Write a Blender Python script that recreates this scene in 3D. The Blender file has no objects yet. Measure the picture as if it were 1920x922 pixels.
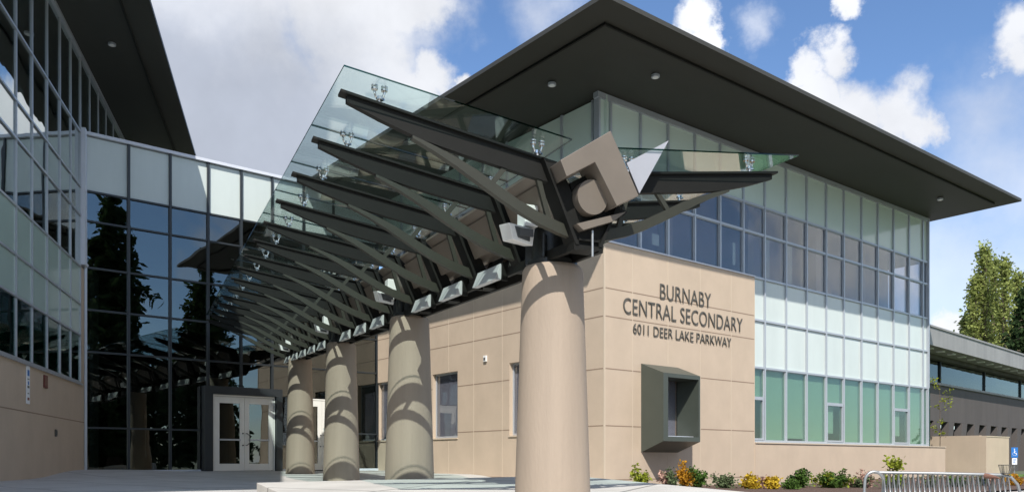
import bpy, bmesh, math, random
from math import radians, sin, cos, pi, sqrt, atan2
from mathutils import Vector, Matrix
random.seed(7)
S = bpy.context.scene
COL = S.collection
# ------------------------------------------------------------------ camera, sky, sun, exposure
F = 1512.0; CX = 960.0; HY = 862.0            # focal length (px), centre column and horizon row of the 1920 px picture
cam = bpy.data.cameras.new('camera'); co = bpy.data.objects.new('camera', cam); COL.objects.link(co)
cam.sensor_width = 36; cam.lens = F/1920*36; cam.shift_y = (HY-461)/1920
cam.clip_start = .05; cam.clip_end = 6000
co.location = (0, 0, 0); co.rotation_euler = (radians(90), 0, 0)
S.camera = co
S.view_settings.view_transform = 'Standard'; S.view_settings.look = 'None'
S.view_settings.exposure = 0.35; S.view_settings.gamma = 1
S.render.engine = 'CYCLES'
S.cycles.max_bounces = 10; S.cycles.transparent_max_bounces = 24; S.cycles.glossy_bounces = 4

SUNV = Vector((-.02, -1.5, 1.60)).normalized()
el = math.asin(SUNV.z); az = atan2(SUNV.x, SUNV.y)     # azimuth from +Y, clockwise
w = bpy.data.worlds.new('World'); S.world = w; w.use_nodes = True
wn = w.node_tree.nodes; wl = w.node_tree.links; wn.clear()
def N(t, **k):
    n = wn.new(t)
    for a, b in k.items(): setattr(n, a, b)
    return n
def M_(op, a, b=None, c=None, clamp=False):
    n = N('ShaderNodeMath', operation=op, use_clamp=clamp)
    for i, v in enumerate((a, b, c)):
        if v is None: continue
        if isinstance(v, (int, float)): n.inputs[i].default_value = v
        else: wl.new(v, n.inputs[i])
    return n.outputs[0]
sky = N('ShaderNodeTexSky', sky_type='NISHITA'); sky.sun_disc = False
sky.sun_elevation = el; sky.sun_rotation = az; sky.air_density = 1.0; sky.dust_density = .3; sky.ozone_density = 2.2
tc = N('ShaderNodeTexCoord')
def px2dir(x, y):
    return Vector(((x-CX)/F, 1, (HY-y)/F)).normalized()
nz = N('ShaderNodeTexNoise'); nz.inputs['Scale'].default_value = 5.5; nz.inputs['Detail'].default_value = 9; nz.inputs['Roughness'].default_value = .56
wl.new(tc.outputs['Generated'], nz.inputs['Vector'])
nz2 = N('ShaderNodeTexNoise'); nz2.inputs['Scale'].default_value = 3.2; nz2.inputs['Detail'].default_value = 5; nz2.inputs['Roughness'].default_value = .55
mp2 = N('ShaderNodeMapping'); mp2.inputs['Location'].default_value = (3.1, 7.7, 1.2)
wl.new(tc.outputs['Generated'], mp2.inputs['Vector']); wl.new(mp2.outputs[0], nz2.inputs['Vector'])
nw = N('ShaderNodeTexNoise'); nw.inputs['Scale'].default_value = 16; nw.inputs['Detail'].default_value = 6; nw.inputs['Roughness'].default_value = .62
wl.new(tc.outputs['Generated'], nw.inputs['Vector'])
ws_ = N('ShaderNodeVectorMath', operation='SUBTRACT'); wl.new(nw.outputs['Color'], ws_.inputs[0]); ws_.inputs[1].default_value = (.5,.5,.5)
ws2 = N('ShaderNodeVectorMath', operation='SCALE'); wl.new(ws_.outputs[0], ws2.inputs[0]); ws2.inputs['Scale'].default_value = .085
wv = N('ShaderNodeVectorMath', operation='ADD'); wl.new(tc.outputs['Generated'], wv.inputs[0]); wl.new(ws2.outputs[0], wv.inputs[1])
def blob(x, y, r):                                      # a cloud mass standing in one direction of the sky
    d = N('ShaderNodeVectorMath', operation='DISTANCE'); d.inputs[1].default_value = px2dir(x, y)
    wl.new(wv.outputs[0], d.inputs[0])
    return M_('SUBTRACT', 1.0, M_('DIVIDE', d.outputs['Value'], r))
def field(bl):
    cur = None
    for b in bl:
        o = blob(*b)
        cur = o if cur is None else M_('MAXIMUM', cur, o)
    return cur
clouds = [(420,-40,.32),(330,250,.22),(480,120,.25),(620,60,.20),(700,140,.11),(560,250,.13),(770,10,.07),(300,60,.25),
          (825,150,.050),(800,185,.050),(890,150,.022),
          (1300,48,.034),(1325,90,.022),(1590,2,.022),(1575,120,.032),(1510,145,.026),(1600,215,.056),(1680,222,.060),(1720,240,.040),(1530,190,.04),
          (1925,60,.050),(1925,115,.042),
          (1795,650,.05), (935,320,.075)]
f1 = field(clouds)
thin = field([(1850,235,.10),(1900,330,.12),(1780,520,.13),(1020,20,.06),(1830,580,.2),(1430,60,.03)])
n1 = M_('SUBTRACT', nz.outputs['Fac'], .5)
s1 = M_('ADD', f1, M_('MULTIPLY', n1, 1.9))
mask = N('ShaderNodeMapRange', interpolation_type='SMOOTHSTEP'); wl.new(s1, mask.inputs[0]); mask.inputs[1].default_value = .08; mask.inputs[2].default_value = .62
s2 = M_('ADD', thin, M_('MULTIPLY', n1, 1.6))
mthin = N('ShaderNodeMapRange', interpolation_type='SMOOTHSTEP'); wl.new(s2, mthin.inputs[0]); mthin.inputs[1].default_value = .0; mthin.inputs[2].default_value = 1.1
mthin.inputs[4].default_value = .55
# the rest of the sky (behind the photographer) carries broken cloud
sepd = N('ShaderNodeSeparateXYZ'); wl.new(tc.outputs['Generated'], sepd.inputs[0])
back = N('ShaderNodeMapRange'); wl.new(sepd.outputs['Y'], back.inputs[0]); back.inputs[1].default_value = .45; back.inputs[2].default_value = .2
mb = N('ShaderNodeMapRange', interpolation_type='SMOOTHSTEP'); wl.new(M_('ADD', nz2.outputs['Fac'], M_('MULTIPLY', n1, .5)), mb.inputs[0]); mb.inputs[1].default_value = .43; mb.inputs[2].default_value = .58
mback = M_('MULTIPLY', mb.outputs[0], back.outputs[0])
mall = M_('MAXIMUM', M_('MAXIMUM', mask.outputs[0], mthin.outputs[0]), mback, clamp=True)
bg = N('ShaderNodeBackground'); bg.inputs['Strength'].default_value = .128
tint = N('ShaderNodeMixRGB', blend_type='MULTIPLY'); tint.inputs[0].default_value = 1; tint.inputs[2].default_value = (.86, .98, 1.12, 1)
wl.new(sky.outputs[0], tint.inputs[1]); wl.new(tint.outputs[0], bg.inputs['Color'])
grey = field([(360,310,.22),(440,240,.16),(560,290,.16),(330,190,.13)])
gm = N('ShaderNodeMapRange', interpolation_type='SMOOTHSTEP'); wl.new(M_('ADD', grey, M_('MULTIPLY', M_('SUBTRACT', nz2.outputs['Fac'], .5), 1.3)), gm.inputs[0]); gm.inputs[1].default_value = -.15; gm.inputs[2].default_value = .75
cc = N('ShaderNodeMixRGB'); cc.inputs[1].default_value = (.80,.82,.87,1); cc.inputs[2].default_value = (.44,.48,.57,1); wl.new(gm.outputs[0], cc.inputs[0])
cc2 = N('ShaderNodeMixRGB', blend_type='MULTIPLY'); cc2.inputs[0].default_value = 1
vr = N('ShaderNodeMapRange'); wl.new(M_('ADD', nz2.outputs['Fac'], M_('MULTIPLY', n1, .8)), vr.inputs[0]); vr.inputs[1].default_value = .3; vr.inputs[2].default_value = .72; vr.inputs[3].default_value = .78; vr.inputs[4].default_value = 1.08
wl.new(cc.outputs[0], cc2.inputs[1]); wl.new(vr.outputs[0], cc2.inputs[2])
bgc = N('ShaderNodeBackground'); wl.new(cc2.outputs[0], bgc.inputs['Color']); bgc.inputs['Strength'].default_value = 1.0
mxs = N('ShaderNodeMixShader'); wl.new(mall, mxs.inputs[0]); wl.new(bg.outputs[0], mxs.inputs[1]); wl.new(bgc.outputs[0], mxs.inputs[2])
wo = N('ShaderNodeOutputWorld'); wl.new(mxs.outputs[0], wo.inputs[0])
sun = bpy.data.lights.new('sun', 'SUN'); sun.energy = 4.5; sun.angle = radians(.5); sun.color = (1, .955, .88)
so = bpy.data.objects.new('sun', sun); COL.objects.link(so); so.rotation_euler = SUNV.to_track_quat('Z', 'Y').to_euler()
so.location = (0, -20, 40)

# ------------------------------------------------------------------ materials
MATS = {}
def mat(name, col, rough=.7, metal=0, var=0, vscale=3, bump=0, bscale=40, spec=.5, stretch=None, coat=0):
    m = bpy.data.materials.new(name); m.use_nodes = True; nt = m.node_tree; b = nt.nodes['Principled BSDF']
    b.inputs['Base Color'].default_value = (*col, 1); b.inputs['Roughness'].default_value = rough
    b.inputs['Metallic'].default_value = metal; b.inputs['Specular IOR Level'].default_value = spec
    b.inputs['Coat Weight'].default_value = coat
    t = nt.nodes.new('ShaderNodeTexCoord'); mp = nt.nodes.new('ShaderNodeMapping')
    nt.links.new(t.outputs['Object'], mp.inputs[0])
    if stretch: mp.inputs['Scale'].default_value = stretch
    if var:
        n = nt.nodes.new('ShaderNodeTexNoise'); n.inputs['Scale'].default_value = vscale; n.inputs['Detail'].default_value = 7; n.inputs['Roughness'].default_value = .6
        nt.links.new(mp.outputs[0], n.inputs['Vector'])
        r = nt.nodes.new('ShaderNodeMapRange'); nt.links.new(n.outputs['Fac'], r.inputs[0]); r.inputs[1].default_value = .3; r.inputs[2].default_value = .7
        r.inputs[3].default_value = 1-var; r.inputs[4].default_value = 1+var
        mx = nt.nodes.new('ShaderNodeVectorMath'); mx.operation = 'SCALE'; mx.inputs[0].default_value = col
        nt.links.new(r.outputs[0], mx.inputs['Scale']); nt.links.new(mx.outputs[0], b.inputs['Base Color'])
    if bump:
        n = nt.nodes.new('ShaderNodeTexNoise'); n.inputs['Scale'].default_value = bscale; n.inputs['Detail'].default_value = 4
        nt.links.new(mp.outputs[0], n.inputs['Vector'])
        bp = nt.nodes.new('ShaderNodeBump'); bp.inputs['Strength'].default_value = bump; bp.inputs['Distance'].default_value = .02
        nt.links.new(n.outputs['Fac'], bp.inputs['Height']); nt.links.new(bp.outputs[0], b.inputs['Normal'])
    MATS[name] = m; return m
def glass(name, tint, refl=.12, rough=.0, fres=1.45, wav=0):
    m = bpy.data.materials.new(name); m.use_nodes = True; nt = m.node_tree; nt.nodes.clear()
    tr = nt.nodes.new('ShaderNodeBsdfTransparent'); tr.inputs[0].default_value = (*tint, 1)
    gl = nt.nodes.new('ShaderNodeBsdfGlossy'); gl.inputs['Roughness'].default_value = rough; gl.inputs[0].default_value = (.92,.97,.96,1)
    lw = nt.nodes.new('ShaderNodeLayerWeight'); lw.inputs[0].default_value = .5
    fr = nt.nodes.new('ShaderNodeMath'); fr.operation = 'POWER'; fr.inputs[1].default_value = 4.5; nt.links.new(lw.outputs['Facing'], fr.inputs[0])
    if wav:
        t = nt.nodes.new('ShaderNodeTexCoord'); n = nt.nodes.new('ShaderNodeTexNoise'); n.inputs['Scale'].default_value = .9; n.inputs['Detail'].default_value = 1
        bp = nt.nodes.new('ShaderNodeBump'); bp.inputs['Strength'].default_value = wav; bp.inputs['Distance'].default_value = .05
        nt.links.new(t.outputs['Object'], n.inputs['Vector']); nt.links.new(n.outputs['Fac'], bp.inputs['Height'])
        nt.links.new(bp.outputs[0], gl.inputs['Normal'])
    ad = nt.nodes.new('ShaderNodeMath'); ad.operation = 'ADD'; ad.use_clamp = True; ad.inputs[1].default_value = refl
    mx = nt.nodes.new('ShaderNodeMixShader'); o = nt.nodes.new('ShaderNodeOutputMaterial')
    nt.links.new(fr.outputs[0], ad.inputs[0]); nt.links.new(ad.outputs[0], mx.inputs[0])
    nt.links.new(tr.outputs[0], mx.inputs[1]); nt.links.new(gl.outputs[0], mx.inputs[2]); nt.links.new(mx.outputs[0], o.inputs[0])
    MATS[name] = m; return m
mat('stone', (.50,.40,.305), .75, var=.05, vscale=1.3, bump=.25, bscale=60)
mat('stone_joint', (.26,.19,.14), .9)
mat('stone_seam', (.53,.44,.34), .8)
mat('column_paint', (.335,.268,.208), .75, var=.045, vscale=2.2, bump=.2, bscale=50, stretch=(1,1,.25))
mat('soffit', (.033,.033,.026), .6, var=.08, vscale=.6)
mat('roof_edge', (.045,.043,.035), .55)
mat('aluminium', (.46,.49,.53), .38, metal=.35, var=.03, vscale=5)
mat('dark_aluminium', (.035,.042,.048), .4, metal=.3)
mat('white_frame', (.80,.79,.75), .4, var=.03)
mat('white_trim', (.62,.65,.72), .4, var=.03)
mat('panel_upper', (.60,.70,.63), .12, var=.03, vscale=.7, spec=.5)
mat('panel_white', (.57,.63,.605), .18, var=.02, vscale=.7, spec=.55)
mat('panel_green', (.40,.51,.46), .10, var=.03, vscale=.7, spec=.55)
mat('steel_paint', (.009,.009,.0075), .6, var=.10, vscale=6, spec=.25)
mat('olive_steel', (.030,.031,.022), .5, var=.08, vscale=6)
mat('black_steel', (.018,.019,.018), .38)
mat('taupe_metal', (.20,.17,.14), .38, metal=.25, var=.05, vscale=4)
mat('fin_metal', (.62,.63,.68), .3, metal=.5, var=.04)
mat('chrome', (.72,.70,.67), .16, metal=1)
mat('lamp_white', (.80,.80,.78), .35, coat=.3)
mat('lamp_diffuser', (.50,.51,.51), .45, var=.04)
mat('lamp_lens', (.10,.105,.11), .15)
mat('bay_steel', (.062,.072,.060), .42, var=.05, vscale=3)
mat('letter', (.085,.080,.068), .45)
mat('blind', (.34,.39,.36), .8, var=.03, vscale=1.5, stretch=(8,1,1))
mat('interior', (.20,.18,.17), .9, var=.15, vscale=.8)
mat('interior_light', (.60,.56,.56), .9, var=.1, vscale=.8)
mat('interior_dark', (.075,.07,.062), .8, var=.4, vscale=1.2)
mat('room_wall', (.50,.47,.53), .9, var=.25, vscale=.5, stretch=(1,1,.6))
mat('soffit_reflection_brown', (.24,.205,.17), .8, var=.12, vscale=.8)  # brown of the soffit's reflection, painted onto panels behind the left glazing
mat('roller_blind', (.33,.36,.42), .8, var=.04, vscale=2)
mat('curtain', (.50,.56,.54), .9, var=.15, vscale=9, stretch=(4,1,.3))
mat('yellow', (.55,.33,.03), .6)
mat('red_brown', (.16,.045,.035), .6)
mat('mulch', (.10,.06,.045), .95, var=.45, vscale=30, bump=1, bscale=60)
mat('lawn', (.09,.17,.03), .95, var=.3, vscale=12, bump=.8, bscale=90)
mat('terrain', (.10,.115,.07), .95, var=.3, vscale=.2)
mat('asphalt', (.055,.055,.057), .9, var=.15, vscale=3, bump=.4, bscale=200)
mat('fascia_grey', (.27,.265,.26), .55, var=.06, vscale=1)
mat('wall_grey', (.085,.074,.070), .7, var=.05, vscale=1)
mat('galvanised', (.33,.34,.345), .38, metal=.6, var=.1, vscale=12)
mat('sign_blue', (.02,.16,.48), .4)
mat('sign_white', (.80,.82,.85), .45)
mat('bark', (.12,.09,.065), .9, var=.3, vscale=8)
mat('rust', (.20,.10,.07), .7)
mat('paper', (.62,.72,.68), .7)
def leafmat(name, c, tr=.35):
    m = bpy.data.materials.new(name); m.use_nodes = True; nt = m.node_tree; nt.nodes.clear()
    d = nt.nodes.new('ShaderNodeBsdfDiffuse'); t = nt.nodes.new('ShaderNodeBsdfTranslucent'); mx = nt.nodes.new('ShaderNodeMixShader'); mx.inputs[0].default_value = tr
    o = nt.nodes.new('ShaderNodeOutputMaterial'); g = nt.nodes.new('ShaderNodeNewGeometry')
    vm = nt.nodes.new('ShaderNodeMapRange'); vm.inputs[3].default_value = .6; vm.inputs[4].default_value = 1.45
    nt.links.new(g.outputs['Random Per Island'], vm.inputs[0])
    s = nt.nodes.new('ShaderNodeVectorMath'); s.operation = 'SCALE'; s.inputs[0].default_value = c; nt.links.new(vm.outputs[0], s.inputs['Scale'])
    nt.links.new(s.outputs[0], d.inputs[0]); nt.links.new(s.outputs[0], t.inputs[0])
    nt.links.new(d.outputs[0], mx.inputs[1]); nt.links.new(t.outputs[0], mx.inputs[2]); nt.links.new(mx.outputs[0], o.inputs[0])
    MATS[name] = m
leafmat('leaf_poplar', (.30,.34,.11), .45); leafmat('leaf_conifer', (.040,.066,.026), .35)
leafmat('leaf_lime', (.26,.30,.04)); leafmat('leaf_green', (.085,.15,.035)); leafmat('leaf_dull', (.13,.17,.085))
leafmat('leaf_orange', (.48,.25,.03)); leafmat('leaf_yellow', (.52,.37,.04)); leafmat('leaf_pink', (.50,.33,.27)); leafmat('leaf_dark', (.04,.075,.025))
glass('glass_canopy', (.74,.875,.85), .05)
glass('glass_edge', (.02,.10,.09), .05)
glass('glass_hall', (.36,.40,.38), .15, wav=.12)
glass('glass_upper', (.82,.81,.82), .08, wav=.15)
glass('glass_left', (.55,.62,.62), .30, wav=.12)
glass('glass_green', (.78,.88,.81), .07, wav=.1)
glass('glass_ribbon', (.35,.36,.34), .03, wav=.2)
glass('glass_teal', (.18,.42,.37), .10, wav=.1)
def streaks(name, amt, sc, k=1.0):
    m = MATS[name]; nt = m.node_tree; b = nt.nodes['Principled BSDF']; src = b.inputs['Base Color'].links[0].from_socket
    t = nt.nodes.new('ShaderNodeTexCoord'); mp = nt.nodes.new('ShaderNodeMapping'); mp.inputs['Scale'].default_value = sc
    n = nt.nodes.new('ShaderNodeTexNoise'); n.inputs['Scale'].default_value = k; n.inputs['Detail'].default_value = 8; n.inputs['Roughness'].default_value = .65
    r = nt.nodes.new('ShaderNodeMapRange'); r.inputs[1].default_value = .35; r.inputs[2].default_value = .7; r.inputs[3].default_value = 1+amt*.5; r.inputs[4].default_value = 1-amt
    s_ = nt.nodes.new('ShaderNodeVectorMath'); s_.operation = 'SCALE'
    nt.links.new(t.outputs['Object'], mp.inputs[0]); nt.links.new(mp.outputs[0], n.inputs['Vector']); nt.links.new(n.outputs['Fac'], r.inputs[0])
    nt.links.new(src, s_.inputs[0]); nt.links.new(r.outputs[0], s_.inputs['Scale']); nt.links.new(s_.outputs[0], b.inputs['Base Color'])
streaks('stone', .05, (.9,.9,.35)); streaks('column_paint', .09, (5,5,.35)); streaks('soffit', .05, (.25,1.6,.2)); streaks('panel_white', .05, (1.5,1.5,.3)); streaks('wall_grey', .15, (2,2,.2)); streaks('fascia_grey', .15, (2,2,.2))
# concrete paving with sawn joints
def paving(name, c, s, rot, var=.07):
    m = mat(name, c, .85, var=var, vscale=1.2, bump=.2, bscale=90); nt = m.node_tree; b = nt.nodes['Principled BSDF']
    src = b.inputs['Base Color'].links[0].from_socket
    t = nt.nodes.new('ShaderNodeTexCoord'); mp = nt.nodes.new('ShaderNodeMapping'); mp.inputs['Rotation'].default_value = (0,0,rot)
    br = nt.nodes.new('ShaderNodeTexBrick'); br.offset = 0; br.inputs['Scale'].default_value = s; br.inputs['Mortar Size'].default_value = .010
    br.inputs['Brick Width'].default_value = 1; br.inputs['Row Height'].default_value = 1
    br.inputs['Color1'].default_value = br.inputs['Color2'].default_value = (1,1,1,1); br.inputs['Mortar'].default_value = (.45,.45,.45,1)
    nt.links.new(t.outputs['Object'], mp.inputs[0]); nt.links.new(mp.outputs[0], br.inputs[0])
    mx = nt.nodes.new('ShaderNodeMixRGB'); mx.blend_type = 'MULTIPLY'; mx.inputs[0].default_value = 1
    nt.links.new(src, mx.inputs[1]); nt.links.new(br.outputs[0], mx.inputs[2]); nt.links.new(mx.outputs[0], b.inputs['Base Color'])
paving('paving', (.48,.47,.45), .55, radians(38.7), .14); paving('slab_concrete', (.52,.50,.47), .35, radians(24.2), .12)

# ------------------------------------------------------------------ mesh helpers
class MB:
    def __init__(s): s.v = []; s.f = []; s.m = []; s.mats = []
    def mi(s, m):
        if m is None: return 0
        if m not in s.mats: s.mats.append(m)
        return s.mats.index(m)
    def face(s, pts, m=None):
        i = len(s.v); s.v += [tuple(p) for p in pts]; s.f.append(tuple(range(i, i+len(pts)))); s.m.append(s.mi(m))
    def hexa(s, p, m=None):       # p: 8 points, bottom 4 ccw then top 4
        i = len(s.v); s.v += [tuple(q) for q in p]
        for f in ((3,2,1,0),(4,5,6,7),(0,1,5,4),(1,2,6,5),(2,3,7,6),(3,0,4,7)):
            s.f.append(tuple(i+k for k in f)); s.m.append(s.mi(m))
        return s
    def box(s, x0,x1,y0,y1,z0,z1, m=None):
        x0,x1 = min(x0,x1),max(x0,x1); y0,y1 = min(y0,y1),max(y0,y1); z0,z1 = min(z0,z1),max(z0,z1)
        return s.hexa([(x0,y0,z0),(x1,y0,z0),(x1,y1,z0),(x0,y1,z0),(x0,y0,z1),(x1,y0,z1),(x1,y1,z1),(x0,y1,z1)], m)
    def prism(s, poly, axis, a, b, m=None):   # poly of 2D points extruded along axis from a to b
        def P(q, h):
            if axis == 'y': return (q[0], h, q[1])
            if axis == 'z': return (q[0], q[1], h)
            return (h, q[0], q[1])
        i = len(s.v); n = len(poly)
        s.v += [P(q, a) for q in poly] + [P(q, b) for q in poly]
        s.f.append(tuple(i+k for k in range(n))); s.f.append(tuple(i+n+k for k in reversed(range(n)))); s.m += [s.mi(m)]*2
        for k in range(n):
            j = (k+1) % n; s.f.append((i+k, i+n+k, i+n+j, i+j)); s.m.append(s.mi(m))
        return s
    def tube(s, pts, r, n=10, m=None, caps=True):
        pts = [Vector(p) for p in pts]; rr = r if isinstance(r, (list, tuple)) else [r]*len(pts)
        i0 = len(s.v); up = None
        for k, p in enumerate(pts):
            d = (pts[min(k+1, len(pts)-1)] - pts[max(k-1, 0)]).normalized()
            if up is None:
                up = Vector((0,0,1)) if abs(d.z) < .9 else Vector((1,0,0))
            a = (up - d*up.dot(d)).normalized(); b = d.cross(a); up = a
            for q in range(n):
                t = 2*pi*q/n; s.v.append(tuple(p + (a*cos(t)+b*sin(t))*rr[k]))
        for k in range(len(pts)-1):
            for q in range(n):
                A = i0+k*n+q; B = i0+k*n+(q+1) % n
                s.f.append((A, B, B+n, A+n)); s.m.append(s.mi(m))
        if caps:
            s.f.append(tuple(i0+q for q in reversed(range(n)))); s.m.append(s.mi(m))
            s.f.append(tuple(i0+(len(pts)-1)*n+q for q in range(n))); s.m.append(s.mi(m))
        return s
    def bar(s, p0, p1, w, h, m=None, up=(0,0,1)):   # rectangular bar: w sideways, h along up
        p0 = Vector(p0); p1 = Vector(p1); d = (p1-p0).normalized(); u = Vector(up); u = (u-d*u.dot(d)).normalized(); c = d.cross(u)
        P = []
        for p in (p0, p1):
            for a, b in ((-1,-1),(1,-1),(1,1),(-1,1)): P.append(p + c*a*w/2 + u*b*h/2)
        i = len(s.v); s.v += [tuple(q) for q in P]
        for f in ((3,2,1,0),(4,5,6,7),(0,1,5,4),(1,2,6,5),(2,3,7,6),(3,0,4,7)):
            s.f.append(tuple(i+k for k in f)); s.m.append(s.mi(m))
        return s
    def build(s, name, m=None, parent=None, smooth=False, bevel=0, loc=None):
        me = bpy.data.meshes.new(name); me.from_pydata(s.v, [], s.f)
        ml = s.mats if s.mats else []
        if m is not None and not ml: me.materials.append(MATS[m])
        else:
            for q in ml: me.materials.append(MATS[q])
            me.polygons.foreach_set('material_index', s.m)
        bm = bmesh.new(); bm.from_mesh(me); bmesh.ops.recalc_face_normals(bm, faces=bm.faces)
        if bevel: bmesh.ops.bevel(bm, geom=list(bm.edges), offset=bevel, segments=2, affect='EDGES', profile=.6)
        bm.to_mesh(me); bm.free()
        if smooth: me.polygons.foreach_set('use_smooth', [True]*len(me.polygons))
        if smooth == 'auto': me.set_sharp_from_angle(angle=radians(35))
        o = bpy.data.objects.new(name, me); COL.objects.link(o)
        if parent: o.parent = parent
        if loc: o.location = loc
        return o
def B(*a): return MB().box(*a)
def tag(o, label=None, cat=None, group=None, kind=None):
    if label: o['label'] = label
    if cat: o['category'] = cat
    if group: o['group'] = group
    if kind: o['kind'] = kind
    return o
def thing(name, label, cat, loc=(0,0,0), rz=0, group=None):
    o = bpy.data.objects.new(name, None); COL.objects.link(o); o.empty_display_size = .3
    o.location = loc; o.rotation_euler = (0,0,rz); return tag(o, label, cat, group)
def kids(o): return [c for c in bpy.data.objects if c.parent == o]
def copy_tree(o, parent=None):
    c = o.copy(); COL.objects.link(c)
    if parent: c.parent = parent
    for ch in kids(o): copy_tree(ch, c)
    return c

# ------------------------------------------------------------------ frames of the place
COR = Vector((2.29, 20.0, 0)); RA = atan2(.625, .781)              # corner of the stone and glass wing; x local runs along its long glass face
MR = Matrix.Translation(COR) @ Matrix.Rotation(RA, 4, 'Z')
LW = Vector((-12.2, 23.0, 0)); LA = atan2(.9627, -.2707)           # left wing; local x runs away, local y into the building
ML = Matrix.Translation(LW) @ Matrix.Rotation(LA, 4, 'Z')
CO = Vector((.723, 8.116, 0)); CA = radians(24.2)                  # canopy; local y runs along the spine to the doors
MC = Matrix.Translation(CO) @ Matrix.Rotation(CA, 4, 'Z')
SL = .0489

# ------------------------------------------------------------------ ground
GP = [(-9,25.7,-.34),(-12,23,-.27),(-10.3,16.2,-.42),(-7,14,-.46),(-3.8,12,-.47),(-1.72,13.5,-.39),(-3.88,18.35,-.46),(-6.1,23.4,-.395),
      (2.3,20,-.66),(10,24,-.80),(5,11,-.98),(0,0,-1.6),(-10,0,-1.45),(10,0,-1.65),(10,12,-.98),(20,30,-.66),(-4.5,28,-.36),(30,40,-.6),(0,8,-1.0),
      (-1.6,24.85,-.42),(.12,22.7,-.53),(-10,-30,-1.6),(30,0,-1.6),(-15,14,-.42),(50,20,-1.0),(5.5,21.5,-.75),(14,27,-.70),(-8,10,-.62),(-4,9.5,-.72),(-12,30,-.3),(10,40,-.5)]
def gh(x, y):
    s = ws = 0
    for a, b, z in GP:
        d = ((x-a)**2+(y-b)**2); k = 1/(d+.35)**1.6; s += k*z; ws += k
    return s/ws
def sheet(name, inside, x0, x1, y0, y1, st, dz, m, M=None):
    mb = MB(); idx = {}; nx = int(round((x1-x0)/st)); ny = int(round((y1-y0)/st))
    def vid(i, j):
        if (i, j) not in idx:
            p = Vector((x0+i*st, y0+j*st, 0))
            if M: p = M @ p
            idx[(i, j)] = len(mb.v); mb.v.append((p.x, p.y, gh(p.x, p.y)+dz))
        return idx[(i, j)]
    for i in range(nx):
        for j in range(ny):
            if inside(x0+(i+.5)*st, y0+(j+.5)*st):
                mb.f.append((vid(i,j), vid(i+1,j), vid(i+1,j+1), vid(i,j+1))); mb.m.append(0)
    o = mb.build(name, m, smooth=True); o['kind'] = 'structure'; return o
# terrain: one sheet, fine near the place, coarse to the horizon
mb = MB(); xs = [-3000,-800,-250,-100,-60,-40,-30]+[-25+i for i in range(76)]+[56,65,80,110,250,800,3000]
ys = [-3000,-800,-250,-100,-60,-45]+[-35+i for i in range(86)]+[56,65,80,110,250,800,3000]
for y in ys:
    for x in xs: mb.v.append((x, y, gh(x, y)-.03))
nX = len(xs)
for j in range(len(ys)-1):
    for i in range(nX-1): mb.f.append((j*nX+i, j*nX+i+1, (j+1)*nX+i+1, (j+1)*nX+i)); mb.m.append(0)
g = mb.build('ground', 'terrain', smooth=True); g['kind'] = 'structure'
sheet('plaza', lambda x, y: True, -16, 22, -4, 30, .5, .0, 'paving')
sheet('road', lambda x, y: True, -60, 60, -16, -6, 1, .004, 'asphalt')
# raised slab: two straight edges, one parallel to the canopy
mb = MB(); ax = Vector((-.41,.912,0)); ac = Vector((.912,.41,0)); A = Vector((-3.8,12,0))
def slz(p): return -.333-.03*(12-p.y)
P4 = [A, A+ac*5.3, A+ac*5.3-ax*9.5, A-ax*9.5]; P4 = [Vector((p.x,p.y,slz(p))) for p in P4]
bot = [Vector((p.x,p.y,-1.9)) for p in P4]
mb.hexa([bot[3],bot[2],bot[1],bot[0],P4[3],P4[2],P4[1],P4[0]])
sl = mb.build('platform_slab', 'slab_concrete', bevel=.012); sl['kind'] = 'structure'
sheet('planting_bed', lambda x, y: x > .5+.6*y and x < 19.2, -3.6, 22, -6.4, .05, .15, .045, 'mulch', MR)
sheet('lawn', lambda x, y: True, 20, 60, 22, 36, 1, .02, 'lawn')

# ------------------------------------------------------------------ roof helper
def roof(parent, poly_z, th, name='roof'):
    # poly_z: soffit outline (x,y,z) in local coordinates; the top is smaller and higher so that the edge is a thin blade
    mb = MB(); n = len(poly_z); c = sum((Vector(p) for p in poly_z), Vector())/n
    i = 0; mb.v += [tuple(p) for p in poly_z]
    mb.v += [(p[0], p[1], p[2]+th) for p in poly_z]
    mb.v += [tuple(Vector((p[0], p[1], p[2]+th+1.0)).lerp(Vector((c.x, c.y, p[2]+th+1.0)), .45)) for p in poly_z]
    mb.f.append(tuple(range(n))); mb.m.append(mb.mi('soffit'))
    for k in range(n):
        j = (k+1) % n
        mb.f.append((k, j, n+j, n+k)); mb.m.append(mb.mi('roof_edge'))
        mb.f.append((n+k, n+j, 2*n+j, 2*n+k)); mb.m.append(mb.mi('fascia_grey'))
    mb.f.append(tuple(range(2*n, 3*n))); mb.m.append(mb.mi('fascia_grey'))
    return mb.build(name, None, parent)
def downlight(parent, x, y, z):
    mb = MB()
    mb.tube([(x,y,z+.02),(x,y,z-.035)], .10, 16, 'aluminium')
    mb.tube([(x,y,z-.03),(x,y,z-.045)], .07, 14, 'lamp_white')
    return mb.build('downlight', None, parent)

# ------------------------------------------------------------------ the stone and glass wing
W = thing('school_wing', 'school wing with sunlit tan stone corner, long glass face and wide dark overhanging roof', 'school building', COR, RA)
X1 = 17.96; YB = 11.4; BASE = -1.0
ZR = [.54, 2.80, 4.23, 5.42, 6.83, 7.68]
def rz_(x, y): return 9.18+.0106*x-.012*y*(1 if y < 0 else 0)+.006*max(y,0)
def tx(px):                                   # x local on the long face for a picture column
    r = (px-CX)/F; return (20*r-2.29)/(.781-.625*r)
def ty(px):                                   # y local on the short face
    r = (px-CX)/F; return (2.29-20*r)/(.625+.781*r)
XS = tx(1415)
# stone body
mb = MB()
bay0, bay1, bz0, bz1 = tx(1202)+.15, tx(1202)+1.35, .55, 2.15
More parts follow.
